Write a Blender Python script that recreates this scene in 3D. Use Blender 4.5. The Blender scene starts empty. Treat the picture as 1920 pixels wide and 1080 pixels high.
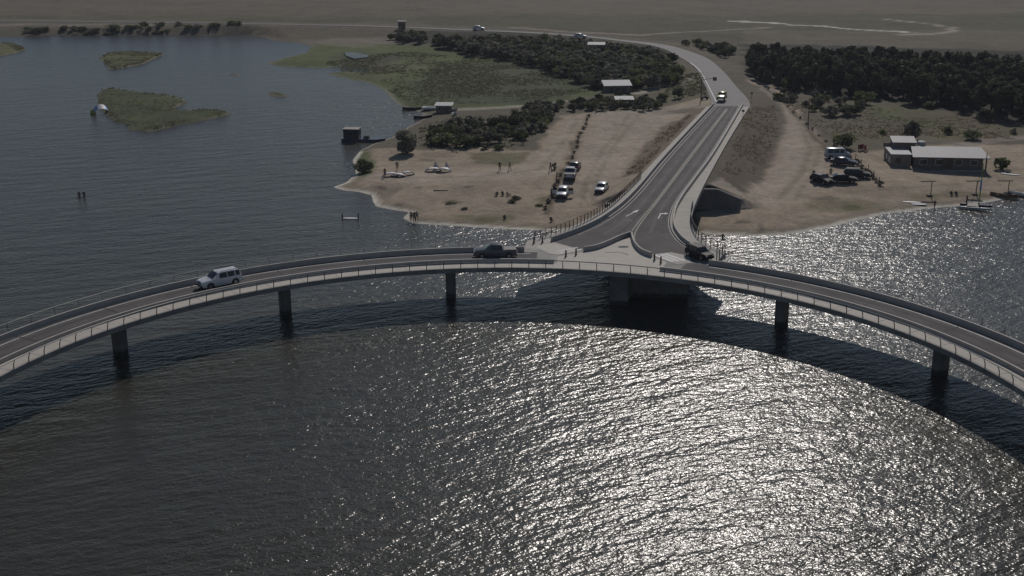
import bpy, bmesh, math, random
import numpy as np
from mathutils import Vector, Matrix, noise as mnoise
from mathutils.geometry import tessellate_polygon
R_ = math.radians
random.seed(7); rng = np.random.default_rng(7)
scn = bpy.context.scene
COL = scn.collection
# ------------------------------------------------------------------ camera
FPX, PITCH, ROLL, CAMZ = 2317.3, 0.31389, -0.00582, 47.55
RX, RY, RIN, DZ = -1.67, 91.79, 48.0, 4.7          # ring centre, inner radius, deck level
cam = bpy.data.cameras.new('camera'); camo = bpy.data.objects.new('camera', cam); COL.objects.link(camo)
cam.sensor_width = 36; cam.lens = FPX / 1920 * 36; cam.clip_start = 1; cam.clip_end = 20000
camo.matrix_world = Matrix.Translation((0, 0, CAMZ)) @ Matrix.Rotation(math.pi/2 - PITCH, 4, 'X') @ Matrix.Rotation(ROLL, 4, 'Z')
scn.camera = camo
# ------------------------------------------------------------------ sky and sun
SUN_EL, SUN_AZ = R_(38.0), R_(12.0)
w = bpy.data.worlds.new('World'); scn.world = w; w.use_nodes = True
nt = w.node_tree; nt.nodes.clear()
sky = nt.nodes.new('ShaderNodeTexSky'); sky.sky_type = 'NISHITA'; sky.sun_disc = False
sky.sun_elevation = SUN_EL; sky.sun_rotation = SUN_AZ; sky.air_density = 1.0; sky.dust_density = .15; sky.ozone_density = 2.0
bg = nt.nodes.new('ShaderNodeBackground'); bg.inputs['Strength'].default_value = 0.05
out = nt.nodes.new('ShaderNodeOutputWorld')
nt.links.new(sky.outputs[0], bg.inputs[0]); nt.links.new(bg.outputs[0], out.inputs[0])
sl = bpy.data.lights.new('sun', 'SUN'); sl.energy = 2.9; sl.angle = R_(0.53); sl.color = (1, .935, .87)
so = bpy.data.objects.new('sun', sl); COL.objects.link(so)
sd = Vector((math.sin(SUN_AZ)*math.cos(SUN_EL), math.cos(SUN_AZ)*math.cos(SUN_EL), math.sin(SUN_EL)))
so.rotation_euler = sd.to_track_quat('Z', 'Y').to_euler()
so.location = (0, 0, 100)
scn.view_settings.view_transform = 'Standard'; scn.view_settings.look = 'None'
scn.view_settings.exposure = -0.35; scn.view_settings.gamma = 1
# ------------------------------------------------------------------ helpers
def ray(x, y):
    xs, ys = x-960, 540-y
    c, s = math.cos(ROLL), math.sin(ROLL)
    a, b = c*xs-s*ys, s*xs+c*ys
    cp, sp = math.cos(PITCH), math.sin(PITCH)
    return (a, FPX*cp+b*sp, -FPX*sp+b*cp)
def at(x, y, z=0.0):
    d = ray(x, y); t = (z-CAMZ)/d[2]
    return (d[0]*t, d[1]*t)
def tag(o, label=None, cat=None, group=None, kind=None):
    if label: o['label'] = label
    if cat: o['category'] = cat
    if group: o['group'] = group
    if kind: o['kind'] = kind
    return o
def empty(name, loc=(0, 0, 0), rz=0.0, label=None, cat=None, group=None):
    o = bpy.data.objects.new(name, None); COL.objects.link(o); o.location = loc; o.rotation_euler = (0, 0, rz)
    o.empty_display_size = .3
    return tag(o, label, cat, group)
def copy_tree(o, parent=None):
    c = o.copy(); COL.objects.link(c); c.parent = parent
    for ch in list(o.children): copy_tree(ch, c)
    return c
class MB:
    def __init__(s): s.v = []; s.f = []; s.m = []
    def add(s, V, F, m=0):
        n = len(s.v); s.v += [tuple(p) for p in V]; s.f += [tuple(i+n for i in f) for f in F]; s.m += [m]*len(F)
        return s
    def box(s, c, d, rz=0, m=0, top=1.0):
        hx, hy, hz = d[0]/2, d[1]/2, d[2]/2; cs, sn = math.cos(rz), math.sin(rz); V = []
        for dz in (-1, 1):
            k = top if dz > 0 else 1
            for dx, dy in ((-1, -1), (1, -1), (1, 1), (-1, 1)):
                x, y = dx*hx*k, dy*hy*k
                V.append((c[0]+x*cs-y*sn, c[1]+x*sn+y*cs, c[2]+dz*hz))
        return s.add(V, [(0, 3, 2, 1), (4, 5, 6, 7), (0, 1, 5, 4), (1, 2, 6, 5), (2, 3, 7, 6), (3, 0, 4, 7)], m)
    def tube(s, p0, p1, r0, r1=None, n=8, m=0, cap=True):
        r1 = r0 if r1 is None else r1
        p0, p1 = Vector(p0), Vector(p1); d = (p1-p0).normalized()
        u = d.orthogonal().normalized(); v = d.cross(u); V = []
        for p, r in ((p0, r0), (p1, r1)):
            for i in range(n):
                a = 2*math.pi*i/n; V.append(p+u*math.cos(a)*r+v*math.sin(a)*r)
        F = [(i, (i+1) % n, n+(i+1) % n, n+i) for i in range(n)]
        if cap: F += [tuple(range(n-1, -1, -1)), tuple(range(n, 2*n))]
        return s.add(V, F, m)
    def sweep(s, path, sec, closed=False, m=0, normals=None):
        # path [(x,y,z)], sec [(off, h)] closed section in (sideways to the right, up)
        n = len(path); k = len(sec); V = []
        for i, p in enumerate(path):
            a = path[(i-1) % n] if (closed or i > 0) else path[i]
            b = path[(i+1) % n] if (closed or i < n-1) else path[i]
            tx, ty = b[0]-a[0], b[1]-a[1]; L = math.hypot(tx, ty) or 1
            nx, ny = ty/L, -tx/L
            for (o, h) in sec: V.append((p[0]+nx*o, p[1]+ny*o, p[2]+h))
        F = []
        for i in range(n if closed else n-1):
            j = (i+1) % n
            for q in range(k):
                r = (q+1) % k; F.append((i*k+q, i*k+r, j*k+r, j*k+q))
        if not closed: F += [tuple(range(k-1, -1, -1)), tuple((n-1)*k+q for q in range(k))]
        return s.add(V, F, m)
    def poly(s, pts, m=0):      # flat or draped polygon facing up
        t = tessellate_polygon([[Vector(p) for p in pts]]); F = []
        for a, b, c in t:
            A, B, C_ = pts[a], pts[b], pts[c]
            cr = (B[0]-A[0])*(C_[1]-A[1])-(B[1]-A[1])*(C_[0]-A[0])
            F.append((a, b, c) if cr > 0 else (a, c, b))
        return s.add(pts, F, m)
    def prism(s, pts, z0, z1, m=0):
        n = len(pts); ar = sum(pts[i][0]*pts[(i+1) % n][1]-pts[(i+1) % n][0]*pts[i][1] for i in range(n))
        if ar < 0: pts = pts[::-1]
        s.poly([(p[0], p[1], z1) for p in pts], m)
        t = tessellate_polygon([[Vector((p[0], p[1], 0)) for p in pts]]); F = []
        for a, b, c in t:
            A, B, C_ = pts[a], pts[b], pts[c]
            cr = (B[0]-A[0])*(C_[1]-A[1])-(B[1]-A[1])*(C_[0]-A[0])
            F.append((a, c, b) if cr > 0 else (a, b, c))
        s.add([(p[0], p[1], z0) for p in pts], F, m)
        V = [(p[0], p[1], z) for p in pts for z in (z0, z1)]
        return s.add(V, [(2*i, 2*((i+1) % n), 2*((i+1) % n)+1, 2*i+1) for i in range(n)], m)
    def mesh(s, name, mats, smooth=None):
        me = bpy.data.meshes.new(name); me.from_pydata(s.v, [], s.f)
        for m in (mats if isinstance(mats, (list, tuple)) else [mats]): me.materials.append(m)
        me.polygons.foreach_set('material_index', s.m)
        if smooth is not None:
            me.polygons.foreach_set('use_smooth', [True]*len(me.polygons))
            me.set_sharp_from_angle(angle=R_(smooth))
        me.update(); return me
    def build(s, name, mats, parent=None, smooth=None):
        o = bpy.data.objects.new(name, s.mesh(name, mats, smooth)); COL.objects.link(o); o.parent = parent
        return o
# ------------------------------------------------------------------ materials
def mat(name, col, rough=.6, metal=0.0, var=0.0, scale=1.0, detail=4, bump=0.0, bscale=8.0, spec=.5, col2=None, objrand=0.0, coord='Object', emit=None, trans=0.0):
    m = bpy.data.materials.new(name); m.use_nodes = True; N = m.node_tree.nodes; L = m.node_tree.links
    b = N['Principled BSDF']; b.inputs['Base Color'].default_value = (*col, 1); b.inputs['Roughness'].default_value = rough
    b.inputs['Metallic'].default_value = metal; b.inputs['Specular IOR Level'].default_value = spec
    if emit: b.inputs['Emission Color'].default_value = (*emit[0], 1); b.inputs['Emission Strength'].default_value = emit[1]
    tc = N.new('ShaderNodeTexCoord')
    if var or col2:
        n = N.new('ShaderNodeTexNoise'); n.inputs['Scale'].default_value = scale; n.inputs['Detail'].default_value = detail; n.inputs['Roughness'].default_value = .65
        L.new(tc.outputs[coord], n.inputs['Vector'])
        r = N.new('ShaderNodeValToRGB'); r.color_ramp.elements[0].position = .32; r.color_ramp.elements[1].position = .68
        c2 = col2 or col
        r.color_ramp.elements[0].color = (*[c*(1-var) for c in col], 1); r.color_ramp.elements[1].color = (*[min(1, c*(1+var)) for c in c2], 1)
        L.new(n.outputs['Fac'], r.inputs[0]); src = r.outputs[0]
        if objrand:
            oi = N.new('ShaderNodeObjectInfo'); mr = N.new('ShaderNodeMapRange'); mr.inputs[3].default_value = 1-objrand; mr.inputs[4].default_value = 1+objrand
            L.new(oi.outputs['Random'], mr.inputs[0])
            mx = N.new('ShaderNodeVectorMath'); mx.operation = 'SCALE'; L.new(src, mx.inputs[0]); L.new(mr.outputs[0], mx.inputs['Scale']); src = mx.outputs[0]
        L.new(src, b.inputs['Base Color'])
    if bump:
        n2 = N.new('ShaderNodeTexNoise'); n2.inputs['Scale'].default_value = bscale; n2.inputs['Detail'].default_value = 5
        L.new(tc.outputs[coord], n2.inputs['Vector'])
        bp = N.new('ShaderNodeBump'); bp.inputs['Distance'].default_value = bump; L.new(n2.outputs['Fac'], bp.inputs['Height']); L.new(bp.outputs[0], b.inputs['Normal'])
    return m
M = {}
M['concrete'] = mat('concrete', (.31, .285, .25), .85, var=.16, scale=.35, detail=8, bump=.01)
M['concrete_deck'] = mat('concrete_deck', (.24, .225, .21), .85, var=.3, scale=.5, detail=9)
M['concrete_light'] = mat('concrete_light', (.37, .345, .305), .85, var=.12, scale=.5, detail=8, bump=.006)
M['concrete_pier'] = mat('concrete_pier', (.16, .148, .142), .85, var=.25, scale=.8, detail=6)
def tide(m):
    N = m.node_tree.nodes; L = m.node_tree.links; b = N['Principled BSDF']; src = b.inputs['Base Color'].links[0].from_socket
    tc = N.new('ShaderNodeTexCoord'); sx = N.new('ShaderNodeSeparateXYZ'); L.new(tc.outputs['Object'], sx.inputs[0])
    n = N.new('ShaderNodeTexNoise'); n.inputs['Scale'].default_value = 2.5; L.new(tc.outputs['Object'], n.inputs['Vector'])
    a = N.new('ShaderNodeMath'); a.operation = 'MULTIPLY_ADD'; a.inputs[1].default_value = -.8; L.new(n.outputs['Fac'], a.inputs[0]); L.new(sx.outputs['Z'], a.inputs[2])
    r = N.new('ShaderNodeMapRange'); r.inputs[1].default_value = .0; r.inputs[2].default_value = .35; r.inputs[3].default_value = 1; r.inputs[4].default_value = 0; L.new(a.outputs[0], r.inputs[0])
    x = N.new('ShaderNodeMix'); x.data_type = 'RGBA'; L.new(r.outputs[0], x.inputs[0]); L.new(src, x.inputs[6]); x.inputs[7].default_value = (.035, .036, .028, 1); L.new(x.outputs[2], b.inputs['Base Color'])
tide(M['concrete_pier'])
M['parapet'] = mat('parapet', (.37, .34, .31), .8, var=.14, scale=.6, detail=7)
M['wear'] = mat('worn_asphalt', (.122, .115, .111), .9, spec=.25, var=.2, scale=.3, detail=8)
M['dark_wear'] = mat('oiled_asphalt', (.08, .075, .073), .9, spec=.25, var=.25, scale=.3, detail=8)
M['asphalt'] = mat('asphalt', (.098, .091, .089), .9, spec=.25, var=.26, scale=.22, detail=9, bump=.01, bscale=20)
M['asphalt_far'] = mat('asphalt_far', (.105, .10, .097), .8, var=.14, scale=.12, detail=9)
M['walk'] = mat('walkway_slabs', (.42, .385, .335), .8, var=.08, scale=.8, detail=7)
M['rail'] = mat('painted_rail', (.55, .51, .44), .5)
M['post'] = mat('dark_post', (.06, .05, .045), .6)
M['rust'] = mat('rusty_post', (.13, .075, .05), .8, var=.3, scale=3)
M['white_line'] = mat('white_paint', (.52, .51, .5), .7, var=.25, scale=1.5)
M['yellow_line'] = mat('yellow_paint', (.19, .165, .115), .7, var=.25, scale=1.5)
M['worn_line'] = mat('worn_paint', (.27, .265, .26), .7, var=.3, scale=1.0)
M['patch'] = mat('tar_patch', (.022, .022, .022), .8, var=.2, scale=4)
M['glass'] = mat('car_glass', (.015, .017, .02), .06)
M['tyre'] = mat('tyre', (.018, .018, .018), .85)
M['rim'] = mat('rim', (.35, .35, .36), .35, .8)
M['black_trim'] = mat('black_trim', (.02, .02, .022), .6)
M['lamp_glass'] = mat('lamp_glass', (.7, .7, .68), .15)
M['tail'] = mat('tail_lamp', (.25, .015, .012), .25)
M['wood'] = mat('weathered_wood', (.12, .085, .06), .8, var=.3, scale=2)
M['skin'] = mat('skin', (.33, .19, .13), .6)
def paint(n, c, r=.28, metal=0.0): M['paint_'+n] = mat('paint_'+n, c, r, metal)
for n, c in dict(white=(.62, .62, .64), silver=(.42, .42, .43), grey=(.085, .087, .092), black=(.012, .012, .014), blue=(.02, .022, .05), yellow=(.30, .29, .05),
                 dark_grey=(.04, .042, .045), brown=(.06, .035, .03)).items(): paint(n, c, .6 if n in ('black', 'dark_grey') else .28)
for n in ('black', 'dark_grey'): M['paint_'+n].node_tree.nodes['Principled BSDF'].inputs['Specular IOR Level'].default_value = .2
def leafmat(name, c, c2, rnd=.3):
    m = mat(name, c, .75, var=.25, scale=.7, detail=3, col2=c2, objrand=rnd, spec=.25)
    N = m.node_tree.nodes; L = m.node_tree.links; b = N['Principled BSDF']; o = N['Material Output']
    t = N.new('ShaderNodeBsdfTranslucent'); x = N.new('ShaderNodeMixShader'); x.inputs[0].default_value = .35
    L.new(b.inputs['Base Color'].links[0].from_socket, t.inputs['Color']); L.new(b.outputs[0], x.inputs[1]); L.new(t.outputs[0], x.inputs[2]); L.new(x.outputs[0], o.inputs['Surface'])
    return m
M['leaf_dark'] = leafmat('conifer_needles', (.046, .054, .030), (.09, .098, .05))
M['leaf_scrub'] = leafmat('scrub_leaves', (.125, .125, .085), (.24, .23, .17))
M['leaf_olive'] = leafmat('olive_leaves', (.085, .10, .04), (.155, .17, .07))
M['leaf_grey'] = leafmat('dry_twigs', (.11, .09, .065), (.19, .16, .12))
M['leaf_reed'] = leafmat('reed_leaves', (.085, .105, .04), (.14, .16, .07))
M['leaf_grass'] = leafmat('grass_blades', (.15, .155, .085), (.21, .205, .13))
M['leaf_straw'] = leafmat('dry_grass', (.23, .19, .125), (.30, .25, .17))
M['bark'] = mat('bark', (.07, .055, .045), .9, var=.3, scale=4)
# ------------------------------------------------------------------ water
def water_material():
    m = bpy.data.materials.new('water'); m.use_nodes = True; N = m.node_tree.nodes; L = m.node_tree.links
    b = N['Principled BSDF']; b.inputs['IOR'].default_value = 1.333; b.inputs['Roughness'].default_value = .23; b.inputs['Specular IOR Level'].default_value = .33
    tc = N.new('ShaderNodeTexCoord')
    def noise(scale, rot, stretch, detail, rough=.55, dist=0.0):
        mp = N.new('ShaderNodeMapping'); mp.inputs['Rotation'].default_value = (0, 0, -rot); mp.vector_type = 'TEXTURE'
        mp.inputs['Rotation'].default_value = (0, 0, rot); mp.inputs['Scale'].default_value = (stretch, 1, 1)
        L.new(tc.outputs['Object'], mp.inputs[0])
        n = N.new('ShaderNodeTexNoise'); n.inputs['Scale'].default_value = scale; n.inputs['Detail'].default_value = detail
        n.inputs['Roughness'].default_value = rough; n.inputs['Distortion'].default_value = dist
        L.new(mp.outputs[0], n.inputs['Vector']); return n.outputs['Fac']
    def mul(a, k):
        q = N.new('ShaderNodeMath'); q.operation = 'MULTIPLY'; L.new(a, q.inputs[0])
        if isinstance(k, float): q.inputs[1].default_value = k
        else: L.new(k, q.inputs[1])
        return q.outputs[0]
    def add(a, c):
        q = N.new('ShaderNodeMath'); q.operation = 'ADD'; L.new(a, q.inputs[0]); L.new(c, q.inputs[1]); return q.outputs[0]
    a = mul(noise(.42, R_(20), 2.8, 1.0, .5), .28)
    c = mul(noise(1.6, R_(26), 2.0, 1.0, .5), .155)
    d = mul(noise(4.6, R_(5), 1.4, 1.0, .5), .064)
    gust = noise(.022, R_(35), 2.4, 4.0)
    gr = N.new('ShaderNodeMapRange'); gr.inputs[1].default_value = .3; gr.inputs[2].default_value = .7; gr.inputs[3].default_value = .66; gr.inputs[4].default_value = 1.22
    L.new(gust, gr.inputs[0])
    h = mul(add(add(a, c), d), gr.outputs[0])
    bp = N.new('ShaderNodeBump'); bp.inputs['Strength'].default_value = 1; bp.inputs['Distance'].default_value = 1.0
    L.new(h, bp.inputs['Height']); L.new(bp.outputs[0], b.inputs['Normal'])
    cr = N.new('ShaderNodeValToRGB'); cr.color_ramp.elements[0].position = .35; cr.color_ramp.elements[1].position = .65
    cr.color_ramp.elements[0].color = (.039, .037, .028, 1); cr.color_ramp.elements[1].color = (.050, .047, .037, 1)
    L.new(noise(.02, 0, 1.5, 4.0), cr.inputs[0]); L.new(cr.outputs[0], b.inputs['Base Color'])
    return m
M['water'] = water_material()
mb = MB(); mb.add([(-6000, -200, 0), (6000, -200, 0), (6000, 1600, 0), (-6000, 1600, 0)], [(0, 1, 2, 3)])
tag(mb.build('water', M['water']), 'wind rippled lagoon water glittering in the sun', kind='structure')
# ------------------------------------------------------------------ polygons and terrain
def sdf(P, poly):                     # signed distance, positive inside; P (n,2)
    poly = np.asarray(poly, float); n = len(poly); d = np.full(len(P), 1e18); ins = np.zeros(len(P), bool)
    for i in range(n):
        a = poly[i]; b = poly[(i+1) % n]; e = b-a; wv = P-a
        t = np.clip((wv@e)/max(e@e, 1e-9), 0, 1)[:, None]
        q = wv-t*e; d = np.minimum(d, (q*q).sum(1))
        c1 = (a[1] > P[:, 1]) != (b[1] > P[:, 1])
        with np.errstate(divide='ignore', invalid='ignore'):
            xx = (b[0]-a[0])*(P[:, 1]-a[1])/(b[1]-a[1] if b[1] != a[1] else 1e-9)+a[0]
        ins ^= c1 & (P[:, 0] < xx)
    d = np.sqrt(d); return np.where(ins, d, -d)
def pldist(P, line):
    line = np.asarray(line, float); d = np.full(len(P), 1e18); s = np.zeros(len(P)); side = np.zeros(len(P))
    for i in range(len(line)-1):
        a = line[i]; b = line[i+1]; e = b-a; wv = P-a; t = np.clip((wv@e)/max(e@e, 1e-9), 0, 1)
        q = wv-t[:, None]*e; dd = (q*q).sum(1); k = dd < d
        d = np.where(k, dd, d); side = np.where(k, np.sign(e[0]*wv[:, 1]-e[1]*wv[:, 0]), side)
    return np.sqrt(d), side
SHORE = [(-500, 76), (0, 70), (60, 69), (100, 66), (150, 68), (200, 66), (250, 67), (300, 65), (380, 67), (440, 65), (480, 67), (500, 71), (520, 77), (560, 80), (585, 86), (578, 98),
 (560, 103), (530, 110), (500, 119), (540, 126), (600, 128), (640, 124), (692, 126), (693, 137), (650, 134), (608, 138), (640, 145), (690, 155), (720, 168), (735, 185), (750, 199), (775, 206),
 (793, 213), (792, 224), (765, 238), (735, 258), (700, 270), (676, 282), (662, 300), (668, 325), (650, 342), (625, 351), (645, 357), (675, 360), (697, 366), (700, 378), (706, 387), (740, 394), (768, 398), (756, 409), (775, 419),
 (860, 424), (960, 430), (1010, 432), (1100, 433), (1200, 436), (1300, 438), (1350, 440), (1420, 442), (1470, 440), (1500, 436), (1560, 425), (1600, 414), (1660, 401), (1740, 391), (1800, 386),
 (1860, 378), (1920, 366), (2050, 350), (2500, 320)]
SH = [at(*p) for p in SHORE] + [(700, 260), (6000, 1500), (6000, 9000), (-6000, 9000), (-6000, 1200), (-900, 480)]
def rz(Y):                            # level of the stem road: flat, then one even gradient
    return DZ if Y < 176 else DZ-(Y-176)*.017
def arz(px, py):
    z = DZ
    for _ in range(6): p = at(px, py, z); z = rz(p[1])
    p = at(px, py, z); return (p[0], p[1], rz(p[1]))
AX = [arz(1225, 418)[:2], arz(1262, 350)[:2], arz(1310, 280)[:2], arz(1364, 200)[:2]]     # stem axis
HWY = [(1364, 203), (1366, 185), (1352, 160), (1334, 135), (1310, 116), (1285, 102), (1255, 91), (1220, 83), (1160, 76), (1100, 69), (1000, 62), (870, 56), (750, 51), (600, 47), (300, 42), (0, 39), (-600, 36)]
def ab_line(P):  # >0 behind the abutment line
    a = np.array(at(1290, 372, 2.5)); b = np.array(at(1388, 393, .8)); e = b-a
    return None
ABX0, ABX1 = at(1240, 385, 1.2), at(1388, 394, .7)
POND = [at(x, y, 1.1) for x, y in ((645, 99), (660, 97), (690, 103), (690, 107), (664, 110), (650, 105))]
def hterr(P):
    P = np.asarray(P, float).reshape(-1, 2)
    d = sdf(P, SH)
    n1 = np.array([mnoise.noise((p[0]*.05, p[1]*.05, 0)) for p in P]) if len(P) < 50 else fastnoise(P, .05)
    n2 = np.array([mnoise.noise((p[0]*.3, p[1]*.3, 5)) for p in P]) if len(P) < 50 else fastnoise(P, .3, 5)
    h = np.where(d < 0, np.maximum(d*.12, -2.5), np.interp(d, [0, 1.5, 8, 40, 90, 400], [0, .28, .8, 1.3, 1.9, 2.3]))
    amp = np.interp(d, [0, 6, 40], [0, .5, 1])
    da, _ = pldist(P, AX); dh, _ = pldist(P, HWYW)
    k = np.clip((np.minimum(da, dh)-6)/10, 0, 1)
    h = h + amp*k*(n1*.55+n2*.12)
    # embankment of the stem road
    rzv = np.where(P[:, 1] < 176, DZ, DZ-(P[:, 1]-176)*.017)-.35; rzv = np.where(P[:, 1] > 262, 2.6, rzv)
    emb = rzv - np.maximum(0, da-5.2)*.42
    ax0, ax1 = np.array(ABX0), np.array(ABX1); e = ax1-ax0
    behind = (e[0]*(P[:, 1]-ax0[1])-e[1]*(P[:, 0]-ax0[0]))/np.hypot(*e)
    kk = np.clip((behind-.3)/.8, 0, 1)
    emb2 = h+(emb-h)*kk
    h = np.where((emb > h), emb2, h)
    pd = sdf(P, POND); h = np.where(pd > -2, np.minimum(h, 1.15-np.clip(pd+.3, 0, .4)), h)
    hh = 2.62 - np.maximum(0, dh-5.5)*.12
    h = np.where((P[:, 1] > 262) & (hh > h) & (d > 3), hh, h)
    return h
_perm = {}
def fastnoise(P, sc, seed=0):
    if seed not in _perm: _perm[seed] = np.random.default_rng(100+seed).uniform(-1, 1, (256, 256))
    g = _perm[seed]; X = P[:, 0]*sc; Y = P[:, 1]*sc; xi = np.floor(X).astype(int); yi = np.floor(Y).astype(int)
    fx = X-xi; fy = Y-yi; fx = fx*fx*(3-2*fx); fy = fy*fy*(3-2*fy)
    a = g[xi % 256, yi % 256]; b = g[(xi+1) % 256, yi % 256]; c = g[xi % 256, (yi+1) % 256]; d = g[(xi+1) % 256, (yi+1) % 256]
    return (a*(1-fx)+b*fx)*(1-fy)+(c*(1-fx)+d*fx)*fy
class _MN:                            # one noise for small and large sets
    pass
mnoise_noise = fastnoise
HWYW = [at(x, y, 2.6) for x, y in HWY]
_h0 = hterr
def hterr(P, _f=_h0):
    P = np.asarray(P, float).reshape(-1, 2)
    if len(P) < 50:
        Q = np.repeat(P, 50, 0) if len(P) == 1 else np.concatenate([P, np.repeat(P[:1], 50, 0)])
        return _f(Q)[:len(P)]
    return _f(P)
def gp(px, py, extra=0.0):            # where the line of sight through a pixel meets the ground
    z = 1.0
    for _ in range(12):
        p = at(px, py, z); z = .5*z+.5*max(0.0, float(hterr([p])[0]))
    p = at(px, py, z); return (p[0], p[1], max(0.0, float(hterr([p])[0]))+extra)
def gxy(px, py): return gp(px, py)[:2]
C_ = dict(sand=(.312, .253, .188), lane=(.345, .288, .228), track=(.30, .27, .215), wet=(.19, .165, .125), foam=(.60, .56, .48), brown=(.115, .09, .062), olive=(.115, .11, .055),
          green=(.086, .106, .038), dgreen=(.055, .066, .03), mottle=(.08, .083, .056), field=(.086, .083, .047), field2=(.082, .073, .050), rut=(.235, .20, .145), red=(.10, .06, .05), floor=(.03, .03, .02), rough=(.12, .105, .075), bare=(.24, .20, .165), dark=(.05, .045, .038), mud=(.09, .075, .06))
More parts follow.
